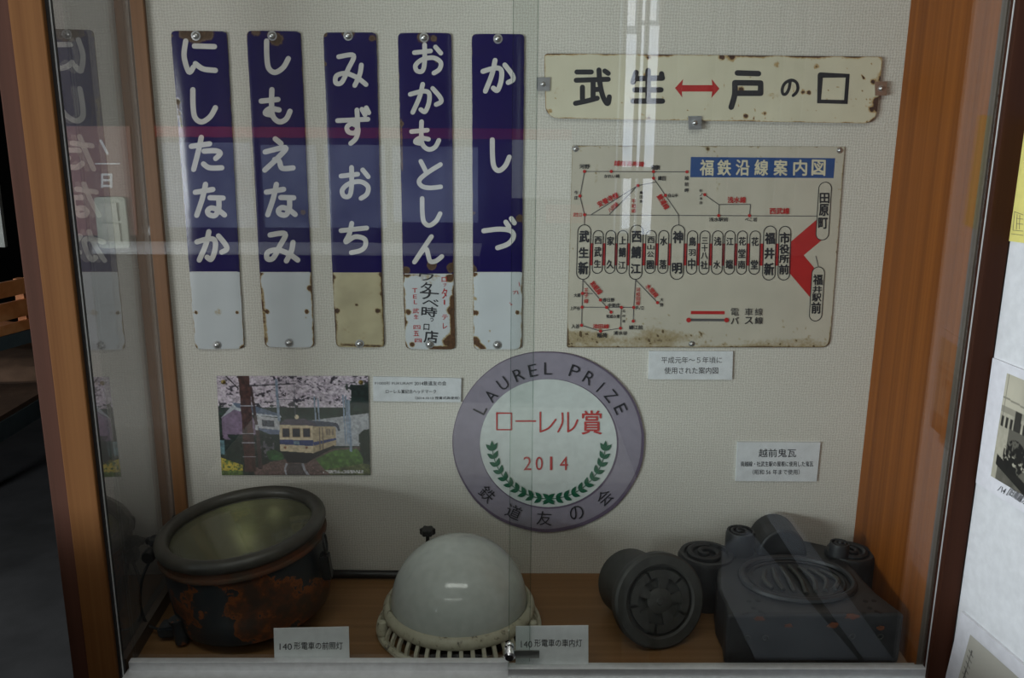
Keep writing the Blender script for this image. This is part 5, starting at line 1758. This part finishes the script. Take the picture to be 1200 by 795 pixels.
def PM(px, py, yb=YBK):
    v = P(px, py, 2 * 1.405 - yb)
    return float(v[0]), yb, float(v[2])


M['red_paint'] = plain('red_board_header', (0.55, 0.05, 0.03), 0.5)
M['pane_glow'], _nt, _b = new_mat('daylight_behind_pane')  # glowing panels on the solid wall stand in for window daylight
_n = noise_tex(_nt, 2.5, 4, 0.6)
_c = ramp(_nt, _n, [(0.35, (0.16, 0.20, 0.32)), (0.6, (0.50, 0.60, 0.85))])
_nt.links.new(_c, _b.inputs['Emission Color'])
_b.inputs['Emission Strength'].default_value = 1.0
_b.inputs['Base Color'].default_value = (0.05, 0.05, 0.06, 1)
M['poster_white'] = plain('white_poster', (0.80, 0.82, 0.86), 0.5)
M['pink_paper'] = plain('pink_poster', (0.20, 0.11, 0.09), 0.6)
M['counter'] = plain('dark_counter', (0.06, 0.05, 0.045), 0.4)
wb = MB()
dx0, _, dzt = PM(728, 0)
dx1 = PM(780, 0)[0]
dzb = PM(750, 276)[2]
wb.box(-3.3, dx0, YBK - .1, YBK, 0, 2.7).box(dx1, 2.7, YBK - .1, YBK, 0, 2.7).box(dx0, dx1, YBK - .1, YBK, 0, dzb).box(dx0, dx1, YBK - .1, YBK, 2.3, 2.7)
struct('wall_back', wb, M['room_wall'])
dr = MB()
for px in (728, 745, 754, 771):
    x = PM(px, 100)[0]
    dr.box(x, x + PM(px + 4, 100)[0] - x, YBK - .06, YBK + .01, dzb, 2.3)
zc = PM(0, 200)[2]
dr.box(dx0, dx1, YBK - .06, YBK + .01, zc - .02, zc + .02)
struct('door_1', dr, M['post_wood'])


def back_panel(name, x0, y0, x1, y1, mat, label, cat, yb=YBK + 0.03, th=0.02, group=None):
    a = PM(x0, y0, yb); b = PM(x1, y1, yb); ym = (y0 + y1) / 2
    a = (PM(x0, ym, yb)[0], yb, a[2]); b = (PM(x1, ym, yb)[0], yb, b[2])
    return tag(MB().box(min(a[0], b[0]), max(a[0], b[0]), yb - th, yb, min(a[2], b[2]), max(a[2], b[2])).build(name, mat), label, cat, group)


back_panel('header_strip', 178, 148, 670, 164, M['red_paint'], 'long red header strip on the wall behind the camera', 'strip')
win = MB()
for x0, x1, y0, y1 in [(186, 296, 167, 268), (303, 372, 170, 268), (378, 452, 170, 268), (458, 560, 172, 262)]:
    a = PM(x0, y0, YBK + .02); b = PM(x1, y1, YBK + .02)
    win.box(min(a[0], b[0]), max(a[0], b[0]), YBK + .001, YBK + .02, min(a[2], b[2]), max(a[2], b[2]))
struct('window_2', win, M['pane_glow'])
win = MB()
for x0, x1, y0, y1 in [(731, 744, 40, 196), (731, 743, 204, 268), (751, 769, 30, 196), (751, 768, 206, 276), (731, 744, 0, 30), (751, 769, -20, 24)]:
    a = PM(x0, y0, YBK - .04); b = PM(x1, y1, YBK - .04)
    win.box(min(a[0], b[0]), max(a[0], b[0]), YBK - .05, YBK - .04, min(a[2], b[2]), max(a[2], b[2]))
M['sky_pane'], _nt, _b = new_mat('bright_sky_pane')
_c = ramp(_nt, noise_tex(_nt, 3.0, 3), [(0.3, (0.55, 0.68, 0.9)), (0.7, (1.0, 1.0, 1.0))])
_nt.links.new(_c, _b.inputs['Emission Color'])
_b.inputs['Emission Strength'].default_value = 4.0
struct('window_3', win, M['sky_pane'])
for x0, x1, y0, y1, mt, lb in [(600, 669, 164, 233, 'poster_white', 'white poster at the right end of the red strip'), (640, 692, 240, 262, 'red_paint', 'small red box sign behind the camera')]:
    back_panel('poster', x0, y0, x1, y1, M[mt], lb, 'poster')
M['curtain'] = plain('pale_curtain', (0.30, 0.29, 0.27), 0.9)
for x0, x1, lb in ((792, 828, 'pale curtain strip nearest the doorway behind the camera'), (836, 846, 'narrow curtain strip beside the first one behind the camera'), (858, 905, 'widest pale curtain strip behind the camera'), (915, 926, 'narrow curtain strip right of the widest one'), (940, 985, 'pale curtain strip farthest from the doorway')):
    back_panel('curtain', x0, -40, x1, 300, M['curtain'], lb, 'curtain', yb=YBK + 0.03 + 0.0003 * (x0 - 790))
a = PM(40, 296, -1.75); b = PM(560, 300, -1.75)
ctr = empty('counter', ((a[0] + b[0]) / 2, -1.95, 0), 'long dark counter with a whitened metal edge behind the camera', 'counter')
MB().box(a[0], b[0], -2.15, -1.77, 0, a[2] - .012).build('counter_body', M['counter'], ctr)
MB().box(a[0] - .01, b[0] + .01, -2.15, -1.75, a[2] - .012, a[2]).build('counter_edge', M['lit_paper'], ctr)  # white colour stands in for the shine of the edge

# unseen table and low stool added in front of the case for mirrored haze
M['table_top'] = mottled('pale_table_top', (0.60, 0.59, 0.55), (0.68, 0.67, 0.63), 6, 0.6, bmp=0)
tb = empty('added_table', (-0.45, 0.75, 0), 'added pale topped table, unseen, mirrored as haze in the display case glass', 'table')
bevelled(MB().box(-0.65, 0.30, 0.48, 1.0, 0.69, 0.715).build('table_top', M['table_top'], tb), 0.004)
MB().box(-0.63, 0.28, 0.50, 0.98, 0, 0.69).build('table_body', M['counter'], tb)
stl = empty('added_stool', (0.62, 1.10, 0), 'added low dark stool, unseen, holding two sheets mirrored over the ogre tile', 'stool')
bevelled(MB().box(0.34, 0.75, 0.88, 1.28, 0.36, 0.38).build('seat', M['counter'], stl), 0.004)
for lx in (0.37, 0.72):
    for ly in (0.91, 1.25):
        MB().box(lx - .015, lx + .015, ly - .015, ly + .015, 0, 0.36).build('leg', M['counter'], stl)
M['bluish_paper'] = plain('bluish_white_paper', (0.62, 0.70, 0.85), 0.6)  # sheets added to give bluish reflections over the ogre tile
for k, (q, lb) in enumerate([([(846, 640), (878, 622), (1005, 772), (885, 772), (845, 690)], 'bluish white sheet added on the left of the low stool for its reflection'), ([(896, 600), (926, 604), (1046, 772), (1012, 772), (960, 700)], 'bluish white sheet added on the right of the low stool for its reflection')]):
    zz = 0.385 + .002 * k
    pts = []
    for a_, b_ in q:
        v = PZ(a_, b_, zz)
        pts.append((float(v[0]), 2 * 1.405 - float(v[1])))
    tag(MB().prism(pts[::-1], zz - .0015, zz).build('reflected_sheet', M['bluish_paper']), lb, 'paper')
# poster and light switch on the partition beside the case, seen through the side pane
YPT = 1.84
c = P(115, 275, YPT)
po = empty('pink_poster', c, 'pink poster with pale writing seen through the left side pane', 'poster')
sheet('paper', [(76, 148), (152, 148), (161, 276), (90, 276)], YPT - .002, YPT - .0005, M['pink_paper'], po, step=30)
i_ = Ink(YPT - .0024)
i_.text('日', 119, 204, 131, 220, 0.03)
i_.stroke([(112, 192), (140, 192)], 1.5, smooth=False)
i_.stroke([(118, 165), (126, 180)], 3, smooth=False)
i_.build('lettering', M['paper'], po)
sw = empty('light_switch', P(131, 291, YPT), 'pale green double light switch seen through the left side pane', 'switch')
M['switch_plate'] = plain('ivory_switch_plate', (0.27, 0.30, 0.23), 0.35)
M['switch_key'] = plain('switch_key', (0.33, 0.35, 0.28), 0.25)
sheet('plate', [(110, 231), (146, 231), (152, 291), (116, 291)], YPT - .010, YPT - .003, M['switch_plate'], sw, radii=(4, 4, 4, 4), step=3)
sheet('rocker', [(116, 238), (136, 238), (138.6, 259), (118.8, 259)], YPT - .014, YPT - .010, M['switch_key'], sw, step=10)
sheet('rocker', [(119, 262), (139, 262), (141.6, 284), (121.6, 284)], YPT - .014, YPT - .010, M['switch_key'], sw, step=10)

# low unseen cabinet added to the left; it keeps the low daylight off the bottom of the case
cb = empty('light_blocker', (-1.25, 0.9, 0), 'added low dark cabinet, unseen, shading the bottom of the display case', 'cabinet')
bevelled(MB().box(-1.75, -0.69, 0.72, 1.08, 0.0, 0.85).build('blocker_body', M['counter'], cb), 0.004)
for dx_ in (-1.73, -1.235):
    bevelled(MB().box(dx_, dx_ + 0.48, 0.70, 0.72, 0.04, 0.81).build('blocker_door', M['brown_post'], cb), 0.003)

# green plastic crate behind the wooden one
gc = empty('plastic_crate', (float(A_[0]) - .2, float(A_[1]) + .52, 0.753), 'green plastic crate just behind the orange wooden crate', 'crate')
for k in range(3):
    z0 = 0.755 + k * 0.085
    for off in (0.36, 0.58):
        a = A_ - dirv * .45 + nrm * off; b = A_ + dirv * .24 + nrm * off
        MB().beam((a[0], a[1], z0 + .022), (b[0], b[1], z0 + .022), 0.012, 0.044).build('side_bar', M['green_plastic'], gc)
for q in (-.44, -.1, .06, .14, .23):
    c = A_ + dirv * q + nrm * .36
    MB().box(c[0] - .012, c[0] + .012, c[1] - .012, c[1] + .012, .753, .97).build('upright', M['green_plastic'], gc)
